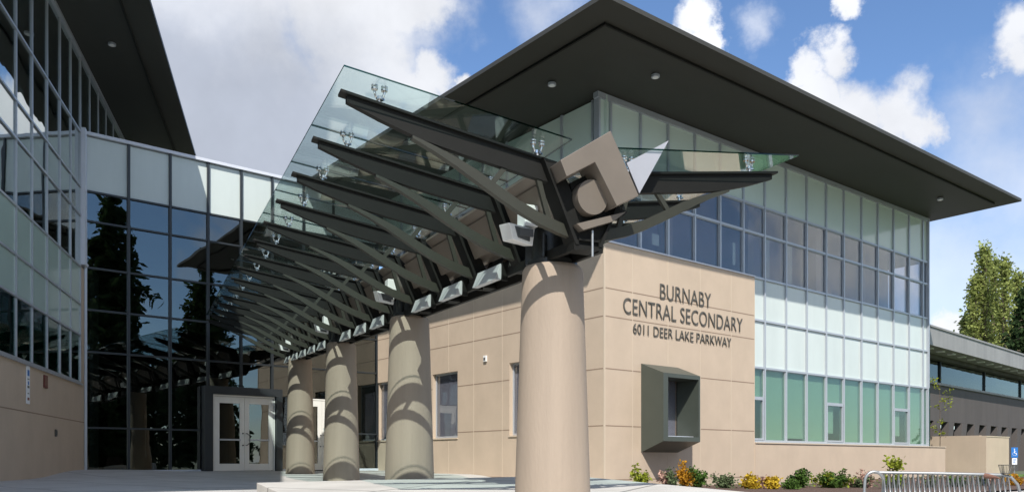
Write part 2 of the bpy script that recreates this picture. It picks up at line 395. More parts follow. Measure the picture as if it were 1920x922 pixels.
# long face, with the opening of the bay window
mb.box(0, bay0, 0, .3, BASE, 5.42); mb.box(bay1, XS, 0, .3, BASE, 5.42)
mb.box(bay0, bay1, 0, .3, BASE, bz0); mb.box(bay0, bay1, 0, .3, bz1, 5.42)
# short face with three window openings
wy = [(ty(1003), ty(955)), (ty(858), ty(811)), (ty(858)+ (ty(858)-ty(1003))-.05, ty(811)+(ty(858)-ty(1003))-.05)]
cur = .3
for a, b in wy:
    mb.box(0, .3, cur, a, BASE, 5.42); mb.box(0, .3, a, b, BASE, .70); mb.box(0, .3, a, b, 2.76, 5.42); cur = b
mb.box(0, .3, cur, YB-.05, BASE, 5.42)
mb.build('stone_wall', 'stone', W)
mb = MB(); mb.box(XS, X1+1.0, -.02, .4, BASE, .50); mb.box(XS, X1+1.0, -.05, .3, .50, .535, 'stone_seam') if False else None
mb.build('base_wall', 'stone', W)
B(XS+.003, X1+1.02, -.05, .28, .503, .535).build('ledge', 'stone_seam', W)
B(-.04, .34, -.03, .3, 5.423, 5.45)
mb = MB(); mb.box(-.035, XS, -.035, .25, 5.423, 5.46); mb.box(-.035, .25, .25, YB-.1, 5.423, 5.46); mb.build('coping', 'white_trim', W)
# panel joints, raised by a few millimetres
mb = MB()
for z in (4.28, 3.58, 2.28, .86, -.49):
    segs = [(0.0, XS)] if not (bz0 < z < bz1+.3) else [(0.0, tx(1202)-.01), (tx(1202)+1.46, XS)]
    for a, b in segs: mb.box(a, b, -.003, .01, z-.013, z+.013)
    cur = -.003
    if .70 < z < 2.76:
        for a, b in wy: mb.box(-.003, .01, cur, a, z-.013, z+.013); cur = b
    mb.box(-.003, .01, cur, YB-.06, z-.013, z+.013)
mb.build('horizontal_joints', 'stone_joint', W)
mb = MB()
vx = [tx(p) for p in (1186, 1252.5, 1313, 1371)]
for x in vx:
    if bay0-.3 < x < bay1+.4: mb.box(x-.012, x+.012, -.0045, .01, 2.56, 5.41); mb.box(x-.012, x+.012, -.0045, .01, -.8, .13)
    else: mb.box(x-.012, x+.012, -.0045, .01, -.8, 5.41)
for p in (1070, 1020, 941.6, 888, 841, 800, 764, 734):
    y = ty(p)
    if any(a-.05 < y < b+.05 for a, b in wy): mb.box(-.0045, .01, y-.012, y+.012, 2.78, 5.41); mb.box(-.0045, .01, y-.012, y+.012, -.8, .69)
    else: mb.box(-.0045, .01, y-.012, y+.012, -.8, 5.41)
mb.box(-.012, .03, -.012, .03, -.8, 5.41)
mb.box(XS-.02, XS-.001, -.006, .01, BASE, 5.41)
mb.build('vertical_seams', 'stone_seam', W)
for a, b in wy:
    fr = MB(); fr.box(.12,.17,a,b,.70,.76); fr.box(.12,.17,a,b,2.70,2.76); fr.box(.12,.17,a,a+.05,.76,2.70); fr.box(.12,.17,b-.05,b,.76,2.70)
    f = fr.build('window', 'aluminium', W)
    B(.14,.15,a+.05,b-.05,.76,2.70).build('pane', 'glass_upper', f)
    B(.18,.19,a+.02,b-.02,.74,2.74).build('blind', 'roller_blind', f)
    B(-.03,.12,a-.02,b+.02,.66,.697).build('sill', 'stone_seam', f)
# bay window: a chamfered steel box
bw = MB(); x0 = tx(1202); x1 = x0+1.455; P = .75
def fr4(x0,x1,z0,z1,y): return [(x0,y,z0),(x1,y,z0),(x1,y,z1),(x0,y,z1)]
o_w = fr4(x0,x1,.207,2.494,-.002); o_f = fr4(x0,x1,.482,2.20,-P); i_f = fr4(x0+.18,x1-.06,.60,2.10,-P); i_w = fr4(x0+.20,x1-.08,.60,2.10,-.02)
for a, b in ((o_w,o_f),(o_f,i_f),(i_f,i_w)):
    for k in range(4):
        j = (k+1) % 4; bw.face([a[k],a[j],b[j],b[k]], 'bay_steel')
bw.face(o_w, 'bay_steel') if False else None
bay = bw.build('bay_window', None, W)
B(x0+.21, x1-.09, -.06, -.05, .63, 2.09).build('pane', 'glass_upper', bay)
B(x0+.16, x1-.11, .00, .02, .58, 2.12).build('blind', 'roller_blind', bay)
B(x0+.21, x1-.09, -.60, -.065, .602, .625).build('sill', 'fin_metal', bay)
# glazing of the long face: mullions, transoms, panels, windows
mx = [0.02] + [tx(p) for p in (1156,1212,1264,1314,1361.5,1405,1445,1485,1523.5,1560,1593,1626,1656.5,1686,1715,1741)] + [X1-.03]
G0 = .24
for i, x in enumerate(mx):
    zb = 5.45 if x < XS-.1 else .535
    B(x-.03, x+.03, G0-.06, G0+.12, zb, rz_(x, 0)-.0).build('mullion', 'aluminium', W)
for z in (5.50, 6.83, 7.68):
    B(0.05, X1-.05, G0-.05, G0+.10, z-.03, z+.03).build('transom', 'aluminium', W)
for z in (.565, 2.80, 4.23):
    B(XS+.01, X1-.05, G0-.05, G0+.10, z-.03, z+.03).build('transom', 'aluminium', W)
mb = MB(); mb.hexa([(-.05,G0-.07,rz_(0,0)-.12),(X1,G0-.07,rz_(X1,0)-.12),(X1,G0+.10,rz_(X1,0)-.12),(-.05,G0+.10,rz_(0,0)-.12),(-.05,G0-.07,rz_(0,0)+.02),(X1,G0-.07,rz_(X1,0)+.02),(X1,G0+.10,rz_(X1,0)+.02),(-.05,G0+.10,rz_(0,0)+.02)])
mb.build('head_rail', 'aluminium', W)
def pane(x0,x1,z0,z1,name,m,parent,th=.02,y=G0,t=0):
    mb = MB(); mb.hexa([(x0,y-t,z0),(x1,y+t,z0),(x1,y+t+th,z0),(x0,y-t+th,z0),(x0,y-t,z1),(x1,y+t,z1),(x1,y+t+th,z1),(x0,y-t+th,z1)])
    return mb.build(name, m, parent)
tin = [mx[k] for k in range(len(mx))]
gaps = 0
for i in range(len(mx)-1):
    a, b = mx[i]+.03, mx[i+1]-.03
    ti = random.uniform(-.004,.004)
    pane(a, b, 7.71, rz_(a, 0)-.06, 'upper_panel', 'panel_upper', W, t=ti)
    for z0, z1 in ((5.53,6.80),(6.86,7.65)):
        fm = MB(); fm.box(a,a+.02,G0-.02,G0+.05,z0,z1); fm.box(b-.02,b,G0-.02,G0+.05,z0,z1); fm.box(a+.02,b-.02,G0-.02,G0+.05,z0,z0+.02); fm.box(a+.02,b-.02,G0-.02,G0+.05,z1-.02,z1)
        wi = fm.build('window', 'aluminium', W)
        pane(a+.02, b-.02, z0+.02, z1-.02, 'pane', 'glass_upper', wi, .008, t=ti*.5)
    if b > XS+.1:
        a2 = max(a, XS+.01)
        pane(a2, b, 4.26, 5.47, 'white_panel', 'panel_white', W, t=ti*.3)
        pane(a2, b, 2.83, 4.20, 'white_panel', 'panel_white', W, t=-ti*.3)
        vent = i in (5, 6, 10, 14)
        fm = MB(); z0, z1 = .595, 2.77
        fm.box(a2,a2+.02,G0-.02,G0+.05,z0,z1); fm.box(b-.02,b,G0-.02,G0+.05,z0,z1); fm.box(a2+.02,b-.02,G0-.02,G0+.05,z0,z0+.02); fm.box(a2+.02,b-.02,G0-.02,G0+.05,z1-.02,z1)
        if b-a2 < .35: vent = False
        if vent and i != 5:
            fm.box(a2+.02,b-.02,G0-.04,G0+.06,1.82,1.92); fm.box(a2+.02,a2+.07,G0-.04,G0+.06,z0+.02,1.82); fm.box(b-.07,b-.02,G0-.04,G0+.06,z0+.02,1.82); fm.box(a2+.07,b-.07,G0-.04,G0+.06,z0+.02,z0+.07)
        wi = fm.build('window', 'aluminium', W)
        pane(a2+.02, b-.02, z0+.02, z1-.02, 'pane', 'glass_green', wi, .008)
        bl = MB()
        if vent and i != 5: bl.box(a2+.03, a2+(b-a2)*.6, G0+.10, G0+.11, .9 if i != 6 else .62, z1); bl.box(a2+(b-a2)*.6, b-.03, G0+.10, G0+.11, 1.85, z1)
        else: bl.box(a2+.01, b-.01, G0+.09, G0+.10, .62+.07*(i == 8), z1)
        bl.build('blind', 'blind', wi)
# corner of the far end, closed by a return of glass and stone
B(X1-.03, X1+.03, .15, .21, .54, rz_(X1,0)).build('mullion', 'aluminium', W)
mb = MB(); mb.box(X1-.02, X1-.005, .12, 9, .54, 2.8); mb.build('side_glass', 'glass_teal', W)
B(X1-.02, X1+.0, .21, 9, 2.8, 5.45).build('side_panel', 'panel_white', W)
B(X1-.02, X1-.005, .21, 9, 5.45, 7.68).build('side_glass', 'glass_upper', W)
B(X1-.02, X1+.0, .21, 9, 7.68, 9.2).build('side_panel', 'panel_green', W)
# glazing of the short face above the stone
yy = [.02] + [ty(1133-k*0)*0 + .62 + 1.18*k for k in range(0, 10)]
for y in yy[1:]:
    if y > YB-.2: continue
    B(-.0+G0-.06, G0+.12, y-.03, y+.03, 5.45, rz_(0, y)).build('mullion', 'aluminium', W)
for z in (5.50, 6.83, 7.68):
    B(G0-.05, G0+.10, .2, YB-.05, z-.03, z+.03).build('transom', 'aluminium', W)
yy = [y for y in yy if y < YB-.2]+[YB]
for i in range(len(yy)-1):
    a, b = yy[i]+.03+(.1 if i == 0 else 0), yy[i+1]-.03
    MB().hexa([(G0,a,7.71),(G0+.02,a,7.71),(G0+.02,b,7.71),(G0,b,7.71),(G0,a,rz_(0,a)),(G0+.02,a,rz_(0,a)),(G0+.02,b,rz_(0,a)),(G0,b,rz_(0,a))]).build('upper_panel', 'panel_upper', W)
    for z0, z1 in ((5.53,6.80),(6.86,7.65)):
        fm = MB(); fm.box(G0-.02,G0+.05,a,a+.02,z0,z1); fm.box(G0-.02,G0+.05,b-.02,b,z0,z1)
        wi = fm.build('window', 'aluminium', W)
        B(G0, G0+.008, a+.02, b-.02, z0, z1).build('pane', 'glass_upper', wi)
# storeys inside
B(.35, X1-.15, .4, 10.5, 4.4, 5.3).build('upper_floor', 'interior', W)
B(.35, X1-.15, .4, 10.5, 8.3, 8.45).build('ceiling', 'interior_light', W)
B(.45, X1-.15, 1.7, 1.8, 5.31, 8.29).build('partition_wall', 'room_wall', W)
B(.35, X1-.15, .35, 3.0, -.6, -.5).build('lower_floor', 'interior', W)
B(.35, X1-.15, 3.0, 3.2, -.5, 4.39).build('lower_partition_wall', 'interior_light', W)
for x in (3.5, 7.4, 11.3, 15.2): B(x-.15, x+.15, .9, 1.2, 5.31, 8.29).build('interior_pillar', 'interior_light', W)
# things stuck to or standing behind the upper windows
for px, z0, z1, wd in ((1182,6.0,6.3,.16),(1205,6.2,6.5,.25),(1222,6.35,6.85-.1,.2),(1245,5.75,6.05,.28),(1392,5.75,6.4,.14),(1452,5.6,6.78,.35),(1494,5.6,6.78,.4)):
    x = tx(px); B(x-wd/2, x+wd/2, G0+.05, G0+.055, z0, z1).build('paper_sheet' if z1-z0 < .9 else 'curtain', 'paper' if z1-z0 < .9 else 'curtain', W)
# lettering
def letters(body, xa, xb, za, zb):
    cu = bpy.data.curves.new('t', 'FONT'); cu.body = body; cu.extrude = .04; cu.offset = -.010; cu.resolution_u = 4
    cu.space_character = 1.04
    o = bpy.data.objects.new('t', cu); COL.objects.link(o)
    bpy.context.view_layer.update()
    me = bpy.data.meshes.new_from_object(o.evaluated_get(bpy.context.evaluated_depsgraph_get()))
    bpy.data.objects.remove(o)
    xs_ = [v.co.x for v in me.vertices]; ys_ = [v.co.y for v in me.vertices]
    x_0, x_1, y_0, y_1 = min(xs_), max(xs_), min(ys_), max(ys_)
    for v in me.vertices:
        x, y, z = v.co; v.co = (xa+(x-x_0)/(x_1-x_0)*(xb-xa), -.018-z*.30, za+(y-y_0)/(y_1-y_0)*(zb-za))
    me.materials.clear(); me.materials.append(MATS['letter']); me.name = 'lettering'
    ob = bpy.data.objects.new('lettering', me); COL.objects.link(ob); ob.parent = W; ob['label'] = 'dark metal letters reading ' + body
    return ob
letters('BURNABY', 2.06, 4.19, 4.255, 4.655)
letters('CENTRAL SECONDARY', .66, 5.66, 3.72, 4.12)
letters('6011 DEER LAKE PARKWAY', 1.02, 5.12, 3.24, 3.50)
# roof
OV = 2.85
rp = [(-OV,-OV), (X1+.6,-OV), (X1+.6,12), (0.5,20), (-OV,YB+1.2)]
roof(W, [(x, y, rz_(x, y)) for x, y in rp], .10)
mb = MB(); q = 2.18
mb.hexa([(-q,-q,rz_(-q,-q)-.045),(X1-.01,-q,rz_(X1,-q)-.045),(X1-.01,-q+.05,rz_(X1,-q)-.045),(-q+.05,-q+.05,rz_(-q,-q)-.045),
         (-q,-q,rz_(-q,-q)+.01),(X1-.01,-q,rz_(X1,-q)+.01),(X1-.01,-q+.05,rz_(X1,-q)+.01),(-q+.05,-q+.05,rz_(-q,-q)+.01)])
mb.hexa([(-q,-q,rz_(-q,-q)-.045),(-q+.05,-q+.05,rz_(-q,-q)-.045),(-q+.05,YB,rz_(-q,YB)-.045),(-q,YB,rz_(-q,YB)-.045),
         (-q,-q,rz_(-q,-q)+.01),(-q+.05,-q+.05,rz_(-q,-q)+.01),(-q+.05,YB,rz_(-q,YB)+.01),(-q,YB,rz_(-q,YB)+.01)])
mb.build('soffit_strip', 'steel_paint', W)
def soffit_hit(px, py):     # where the sight line through a soffit fitting meets the soffit
    D = 9.15*F/(HY-py); p = MR.inverted() @ Vector(((px-CX)/F*D, D, 0)); return p.x, p.y
for px, py in ((1035,158),(1229,145),(1763,383)):
    x, y = soffit_hit(px, py); x = min(x, X1-.3); downlight(W, x, y, rz_(x, y)-.02)

# ------------------------------------------------------------------ glazed entrance hall
H = thing('entrance_hall', 'tall glazed entrance hall with dark reflective curtain wall between the two school wings', 'entrance hall', COR+Matrix.Rotation(RA,3,'Z')@Vector((-4.8,YB,0)), RA)
def hx(px):                                   # local x (wing frame) on the curtain wall
    r = (px-CX)/F; P0 = MR @ Vector((0,YB,0)); return (P0.y*r-P0.x)/(.781-.625*r)
OX = -4.8
def hb(x0,x1,y0,y1,z0,z1): return B(x0-OX,x1-OX,y0,y1,z0,z1)
hxs = [hx(160)+.0] + [hx(p) for p in (241,319,390,452,510)]
stp = (hxs[-1]-hxs[1])/4
hxs += [hxs[-1]+stp, hxs[-1]+2*stp, -.0]
if hxs[-2] > -.3: hxs.pop(-2)
HZ = [-.34, .93, 3.1, 4.3, 5.5, 6.83, 7.68, 9.27]
D0, D1 = -5.9, -3.9; E0, E1 = -3.15, -1.15
for i, x in enumerate(hxs):
    zb = -.4
    if D0-.3 < x < D1+.3: zb = 2.32
    if E0-.05 < x < E1+.05: zb = 2.1
    hb(x-.035, x+.035, -.05, .10, zb, 9.27).build('mullion', 'aluminium' if i == 0 else 'dark_aluminium', H)
for z in HZ[1:-1]:
    segs = [(hxs[0], -.03)] if z > 2.3 else [(hxs[0], D0-.3), (D1+.25, E0-.08), (E1+.08, -.03)]
    for a, b in segs: hb(a, b, -.04, .09, z-.025, z+.025).build('transom', 'dark_aluminium', H)
hb(hxs[0], -.0, -.09, .16, 9.27, 9.36).build('parapet_cap', 'white_trim', H)
for a, b in ((hxs[0], D0-.3), (D1+.25, E0-.08), (E1+.08, -.0)):
    hb(a, b, -.08, .12, -.7, -.29).build('base_rail', 'white_trim', H)
rnd = random.Random(3)
for i in range(len(hxs)-1):
    a, b = hxs[i]+.035, hxs[i+1]-.035
    for j in range(len(HZ)-1):
        z0, z1 = HZ[j]+.025, HZ[j+1]-.025
        spans = [(a, b)]
        if z1 < 3.2:
            z0_ = z0
            def cut(sp, c0, c1):
                out = []
                for s0, s1 in sp:
                    if s1 <= c0 or s0 >= c1: out.append((s0, s1)); continue
                    if s0 < c0: out.append((s0, c0))
                    if s1 > c1: out.append((c1, s1))
                return out
            if z1 < 2.0:
                spans = cut(cut(spans, D0-.3, D1+.25), E0-.08, E1+.08)
            else:
                full = cut(cut(spans, D0-.3, D1+.25), E0-.08, E1+.08)
                rest = [s for s in cut([(a, b)], -99, D0-.3)]
                for s0, s1 in full:
                    if s1-s0 > .03: pane(s0-OX, s1-OX, z0, z1, 'glass_pane', 'glass_hall', H, .01, y=.02)
                for c0, c1, zt in ((D0-.3, D1+.25, 2.33), (E0-.08, E1+.08, 2.12)):
                    s0, s1 = max(a, c0), min(b, c1)
                    if s1-s0 > .03: pane(s0-OX, s1-OX, zt, z1, 'glass_pane', 'glass_hall', H, .01, y=.02)
                continue
        for s0, s1 in spans:
            if s1-s0 < .03: continue
            t = rnd.uniform(-.0025, .0025)
            if j == len(HZ)-2: pane(s0-OX, s1-OX, z0, z1, 'upper_panel', 'panel_white', H, .02, y=.02)
            else: pane(s0-OX, s1-OX, z0, z1, 'glass_pane', 'glass_hall', H, .01, y=.02, t=t)
# door portal and doors
mb = MB(); 
for a, b, z0, z1 in ((D0-.27, D0-.02, -.6, 2.30), (D1+.02, D1+.22, -.6, 2.30), (D0-.02, D1+.02, 2.06, 2.30)): mb.box(a-OX, b-OX, -.35, .12, z0, z1)
mb.build('door_portal', 'dark_aluminium', H)
def double_door(x0, x1, zt, y):
    xm = (x0+x1)/2; fr = MB()
    fr.box(x0-OX,x0+.05-OX,y-.03,y+.05,-.36,zt); fr.box(x1-.05-OX,x1-OX,y-.03,y+.05,-.36,zt); fr.box(x0+.05-OX,x1-.05-OX,y-.03,y+.05,zt-.05,zt)
    fr.build('door_frame', 'white_frame', H)
    for k, (a, b) in enumerate(((x0+.06, xm-.004), (xm+.004, x1-.06))):
        d = MB(); a -= OX; b -= OX; zb, zc = -.33, zt-.06
        sw = .15
        d.box(a,a+sw,y-.02,y+.03,zb,zc); d.box(b-sw,b,y-.02,y+.03,zb,zc); d.box(a+sw,b-sw,y-.02,y+.03,zb,zb+.22); d.box(a+sw,b-sw,y-.02,y+.03,zc-.20,zc)
        dr = d.build('door', 'white_frame', H, bevel=.004)
        B(a+sw, b-sw, y, y+.01, zb+.22, zc-.2).build('pane', 'glass_hall', dr)
        B(a+sw-.02, b-sw+.02, y-.05, y-.022, .62, .67).build('push_bar', 'aluminium', dr)
        hxp = (b-.05) if k == 0 else (a+.05); sg = -1 if k == 0 else 1
        h = MB(); h.tube([(hxp,y-.02,.85),(hxp,y-.09,.85),(hxp+.09*sg,y-.09,.78),(hxp+.09*sg,y-.09,.55),(hxp,y-.09,.47),(hxp,y-.02,.47)], .012, 8)
        if k == 0: h = MB(); h.tube([(hxp,y-.02,.85),(hxp,y-.05,.85)], .02, 8); h.tube([(hxp,y-.02,.47),(hxp,y-.05,.47)], .02, 8)
        h.build('handle', 'dark_aluminium', dr, smooth=True)
double_door(D0, D1, 2.05, -.22)
double_door(E0, E1, 2.08, -.02)
# interior of the hall
mb = MB()
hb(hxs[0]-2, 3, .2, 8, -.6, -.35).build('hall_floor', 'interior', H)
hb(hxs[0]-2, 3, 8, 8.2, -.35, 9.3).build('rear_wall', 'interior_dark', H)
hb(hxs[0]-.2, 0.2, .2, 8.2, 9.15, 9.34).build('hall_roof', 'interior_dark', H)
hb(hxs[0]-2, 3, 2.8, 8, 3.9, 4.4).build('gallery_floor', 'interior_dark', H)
for px in (255, 300, 345, 430, 610, 690):
    x = hx(px)+.9; hb(x-.16, x+.16, 3.2, 3.5, -.35, 3.9).build('interior_pillar', 'interior', H)
hb(.1, .25, .3, 8, -.35, 9.2).build('side_wall', 'interior', H)
for px, z0, z1 in ((262,.1,1.2),(340,-.3,1.8)):
    x = hx(px)+1.2; hb(x-.05, x+.05, 4.2, 4.25, z0, z1).build('interior_door_edge', 'sign_white', H)
x = hx(528)
yb_ = thing('recycling_bin', 'yellow bin standing inside the glass between the doors and the rearmost column', 'bin', MR @ Vector((x+.15, YB+.6, -.35)), RA)
MB().hexa([(-.2,-.2,0),(.2,-.2,0),(.2,.2,0),(-.2,.2,0),(-.23,-.23,.62),(.23,-.23,.62),(.23,.23,.62),(-.23,.23,.62)]).build('body', 'yellow', yb_, bevel=.01)
MB().hexa([(-.25,-.25,.625),(.25,-.25,.625),(.25,.25,.625),(-.25,.25,.625),(-.18,-.18,.72),(.18,-.18,.72),(.18,.18,.72),(-.18,.18,.72)]).build('lid', 'red_brown', yb_, bevel=.01)

# ------------------------------------------------------------------ left wing
L = thing('left_school_wing', 'shaded school wing at the left edge with glass upper floors over tan wall', 'school building', LW, LA)
def lx(px):
    r = (px-CX)/F; return (-12.2-23*r)/(.2707+.9627*r)
mL = [lx(p) for p in (32, 62, 90, 114, 134, 152)]
st = (mL[-1]-mL[0])/5
XE = mL[-1]; XN = mL[0]-st*14
ms = [mL[0]-st*k for k in range(14, 0, -1)] + mL
LZ = [2.18, 3.5, 4.38, 5.43, 6.87, 7.68, 9.2, 11.35]
B(XN-.2, lx(168), 0, .35, -1.7, 2.15).build('stone_wall', 'stone', L)
B(XE+.04, lx(168), -.001, .35, 2.151, 5.43).build('stone_pier', 'stone', L)
B(XN, lx(168)-.02, -.003, .02, 1.06, 1.085).build('wall_joint', 'stone_joint', L)
mb = MB(); mb.box(lx(168), lx(178), -.10, .3, -.6, 5.5); mb.box(XE+.03, lx(178)+.0, -.10, .3, 5.5, 5.58); mb.box(XE+.03, XE+.20, -.10, .3, 5.58, 9.35); mb.build('white_trim', 'white_trim', L)
for i, x in enumerate(ms):
    B(x-.022, x+.022, .0, .10, 2.18, 11.3).build('mullion', 'aluminium', L)
st2 = st
far = [XE+st2*k for k in range(1, 9)]
bz = lx(-160)
for x in far: B(x-.022, x+.022, .0, .10, 9.36, 11.3).build('mullion', 'aluminium', L)
B(XE+.2, far[-1], .02, .04, 9.36, 11.3).build('upper_glass', 'glass_left', L)
for z in LZ[:-1]: B(XN, XE, -.005, .10, z-.025, z+.025).build('transom', 'aluminium', L)
B(XN, far[-1], .12, .14, 9.25, 11.25).build('blind', 'soffit_reflection_brown', L)  # added panel, no real blind: its brown imitates the mirrored soffit
B(bz, XE, .30, .32, 7.7, 9.15).build('blind', 'soffit_reflection_brown', L)  # same added backing one row lower, coloured like the reflected soffit
B(bz, XE, .22, .24, 2.2, 3.48).build('blind', 'blind', L)
B(XN, far[-1], -.05, .14, 11.28, 11.40).build('head_rail', 'aluminium', L)
B(XN, XE+.05, -.05, .14, 2.10, 2.149).build('sill', 'aluminium', L)
for i in range(len(ms)-1):
    a, b = ms[i]+.03, ms[i+1]-.03
    for j in range(len(LZ)-1):
        z0, z1 = LZ[j]+.03, LZ[j+1]-.03
        if b < lx(-160) : continue
        if j in (1, 2): pane(a, b, z0, z1, 'wall_panel', 'panel_green', L, .02, y=.03)
        else: pane(a, b, z0, z1, 'pane', 'glass_teal' if j == 0 else 'glass_left', L, .01, y=.03, t=rnd.uniform(-.003,.003))
for z0, z1, m in ((2.21,3.47,'glass_teal'),(3.53,5.4,'panel_green'),(5.46,11.3,'glass_left')):
    B(XN, bz, .03, .04, z0, z1).build('near_glazing', m, L)
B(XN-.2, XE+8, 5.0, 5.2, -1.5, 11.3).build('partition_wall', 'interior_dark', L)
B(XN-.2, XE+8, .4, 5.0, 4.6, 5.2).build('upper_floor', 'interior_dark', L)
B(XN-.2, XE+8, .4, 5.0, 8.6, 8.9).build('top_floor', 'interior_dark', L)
B(XN-.2, XN, .35, 12, -1.7, 11.3).build('end_wall', 'stone', L)
LO = 2.3
NE = -22.3                                   # the roof ends about here towards the camera
roof(L, [(NE,-LO,11.32), (far[-1]+1,-LO,11.32), (far[-1]+1,12,11.6), (NE-.9,12,11.6)], .10)
B(NE, far[-1]+1, -1.62, -1.58, 11.27, 11.325).build('soffit_strip', 'steel_paint', L)
D = 11.3*F/(HY-85); p = ML.inverted() @ Vector(((210-CX)/F*D, D, 0)); downlight(L, p.x, p.y, 11.33)
# wall fittings of the left wing
def wallp(px, py):          # point on the left stone wall
    t = lx(px); D = 23+.9627*t; return t, (HY-py)/F*D
t, z = wallp(51, 721)
s = thing('notice_sign', 'tall white notice with blue and red marks on the shaded tan wall', 'sign', ML @ Vector((t, -.004, z)), LA)
B(-.11,.11,-.02,-.001,-.42,.42).build('plate', 'sign_white', s)
mk = MB(); mk.box(-.07,.07,-.0225,-.0205,.20,.33,'sign_blue'); mk.box(-.07,.07,-.0225,-.0205,.12,.14,'letter'); mk.box(-.07,.07,-.0225,-.0205,-.07,-.02,'letter'); mk.box(-.06,.06,-.0225,-.0205,-.20,-.18,'letter'); mk.box(-.07,.07,-.0225,-.0205,-.34,-.28,'red_brown')
mk.tube([(0,-.0205,.04),(0,-.0225,.04)], .045, 16, 'sign_blue'); mk.build('printed_marks', None, s)
t, z = wallp(84, 715)
s = thing('wall_plaque', 'small dark red square plaque beside the white notice', 'plaque', ML @ Vector((t, -.004, z)), LA)
B(-.14,.14,-.03,-.001,-.15,.15).build('plate', 'red_brown', s, bevel=.004); B(-.10,.10,-.034,-.031,-.11,.11).build('panel', 'rust', s)
t, z = wallp(103, 811)
s = thing('wall_outlet', 'small dark outlet box low on the shaded tan wall', 'outlet', ML @ Vector((t, -.004, z)), LA)
B(-.045,.045,-.04,-.001,-.09,.09).build('box', 'letter', s, bevel=.004); B(-.03,.03,-.05,-.041,-.06,.06).build('cover', 'dark_aluminium', s)
# small wall sensor on the short stone face
y = ty(911); Dd = 20+.781*y; z = (HY-672)/F*Dd
s = thing('wall_sensor', 'small white box on the sunlit tan wall between two windows', 'sensor', MR @ Vector((-.003, y, z)), RA)
B(-.05,-.001,-.07,.07,-.09,.09).build('case', 'lamp_white', s, bevel=.008); B(-.06,-.0505,-.04,.04,-.05,.03).build('lens', 'lamp_lens', s)

# ------------------------------------------------------------------ canopy
C = thing('entrance_canopy', 'long butterfly canopy of green tinted glass on dark steel ribs leading to the doors', 'canopy', CO, CA)
NR = 15; SP = 1.30
def armz(v): return 2.92+.150*(abs(v)-.37)
def rib():
    mb = MB()
    for s in (-1, 1):
        vs = [.37, .8, 1.3, 1.7, 2.1, 2.40]; dep = [.20, .20, .20, .19, .13, .07]
        # web
        up = [(s*v, armz(v)-.012) for v in vs]; lo = [(s*v, armz(v)-d) for v, d in zip(vs, dep)]
        mb.prism(up+lo[::-1], 'y', -.032, .032, 'steel_paint')
        # top flange
        mb.prism([(s*.33, armz(.33)-.011), (s*2.46, armz(2.46)-.011), (s*2.46, armz(2.46)+.012), (s*.33, armz(.33)+.012)], 'y', -.062, .062, 'steel_paint')
        # leg of the V
        mb.prism([(s*.50, armz(.46)-.02), (s*.30, armz(.3)-.012), (s*.0, 2.28), (s*.0, 2.13), (s*.12, 2.13)], 'y', -.07, .07, 'steel_paint')
        mb.prism([(s*.51, armz(.46)-.0), (s*.47, armz(.46)-.05), (s*.11, 2.129), (s*.15, 2.129)], 'y', -.11, .11, 'steel_paint')
        # lower bowed brace
        cp = []
        for k in range(9):
            u = k/8; v = 1.80*(1-u)+.08*u; z = 2.945*(1-u)+2.25*u - .035*sin(pi*u) + .035*sin(2*pi*u)
            cp.append((v, z))
        lo = [(s*v, z-.012-.048*min(1, k/3)) for k, (v, z) in enumerate(cp)]; up = [(s*v, z+.012+.040*min(1, k/3)) for k, (v, z) in enumerate(cp)]
        mb.prism(up+lo[::-1], 'y', -.035, .035, 'olive_steel')
        # struts
        for va, vb in ((.86,1.02),(.52,.40)):
            zb = 2.945+(2.25-2.945)*(1.80-vb)/1.72-.01
            mb.bar((s*va,0,armz(va)-.17),(s*vb,0,zb), .04, .05, 'olive_steel', up=(1,0,0))
    mb.box(-.12,.12,-.10,.10,2.09,2.129,'steel_paint')
    return mb.build('rib', None, C)
r0 = rib()
def place(o, k, y=None):
    yy = k*SP if y is None else y; o.location = (0, yy, SL*yy)
for k in range(NR):
    o = r0
    if k: o = r0.copy(); COL.objects.link(o); o.parent = C
    place(o, k)
# glass fittings (spiders): post, two arms and discs
GZ = .17
def fitting(v):
    mb = MB(); z = armz(v); zt = z+GZ-.012
    mb.tube([(v,0,z+.012),(v,0,z+.06)], .018, 8); mb.tube([(v,0,z+.055),(v,0,z+.085)], .032, 10)
    for dx in (-.045, .045):
        mb.tube([(v,0,z+.07),(v+dx*.7,0,z+.08),(v+dx,0,z+.12),(v+dx,0,zt)], .011, 7)
        mb.tube([(v+dx,0,zt-.018),(v+dx,0,zt)], .030, 12)
        mb.tube([(v+dx,0,zt+.012),(v+dx,0,zt+.024)], .030, 12)
    mb.tube([(v,0,z+.045),(v+.03,-.04,z+.05)], .012, 6)
    return mb.build('glass_fitting', 'chrome', C, smooth='auto')
for v in (-2.1, -.52, .52, 2.1):
    f0 = fitting(v)
    for k in range(NR):
        o = f0
        if k: o = f0.copy(); COL.objects.link(o); o.parent = C
        place(o, k, k*SP+(0 if k else .0))
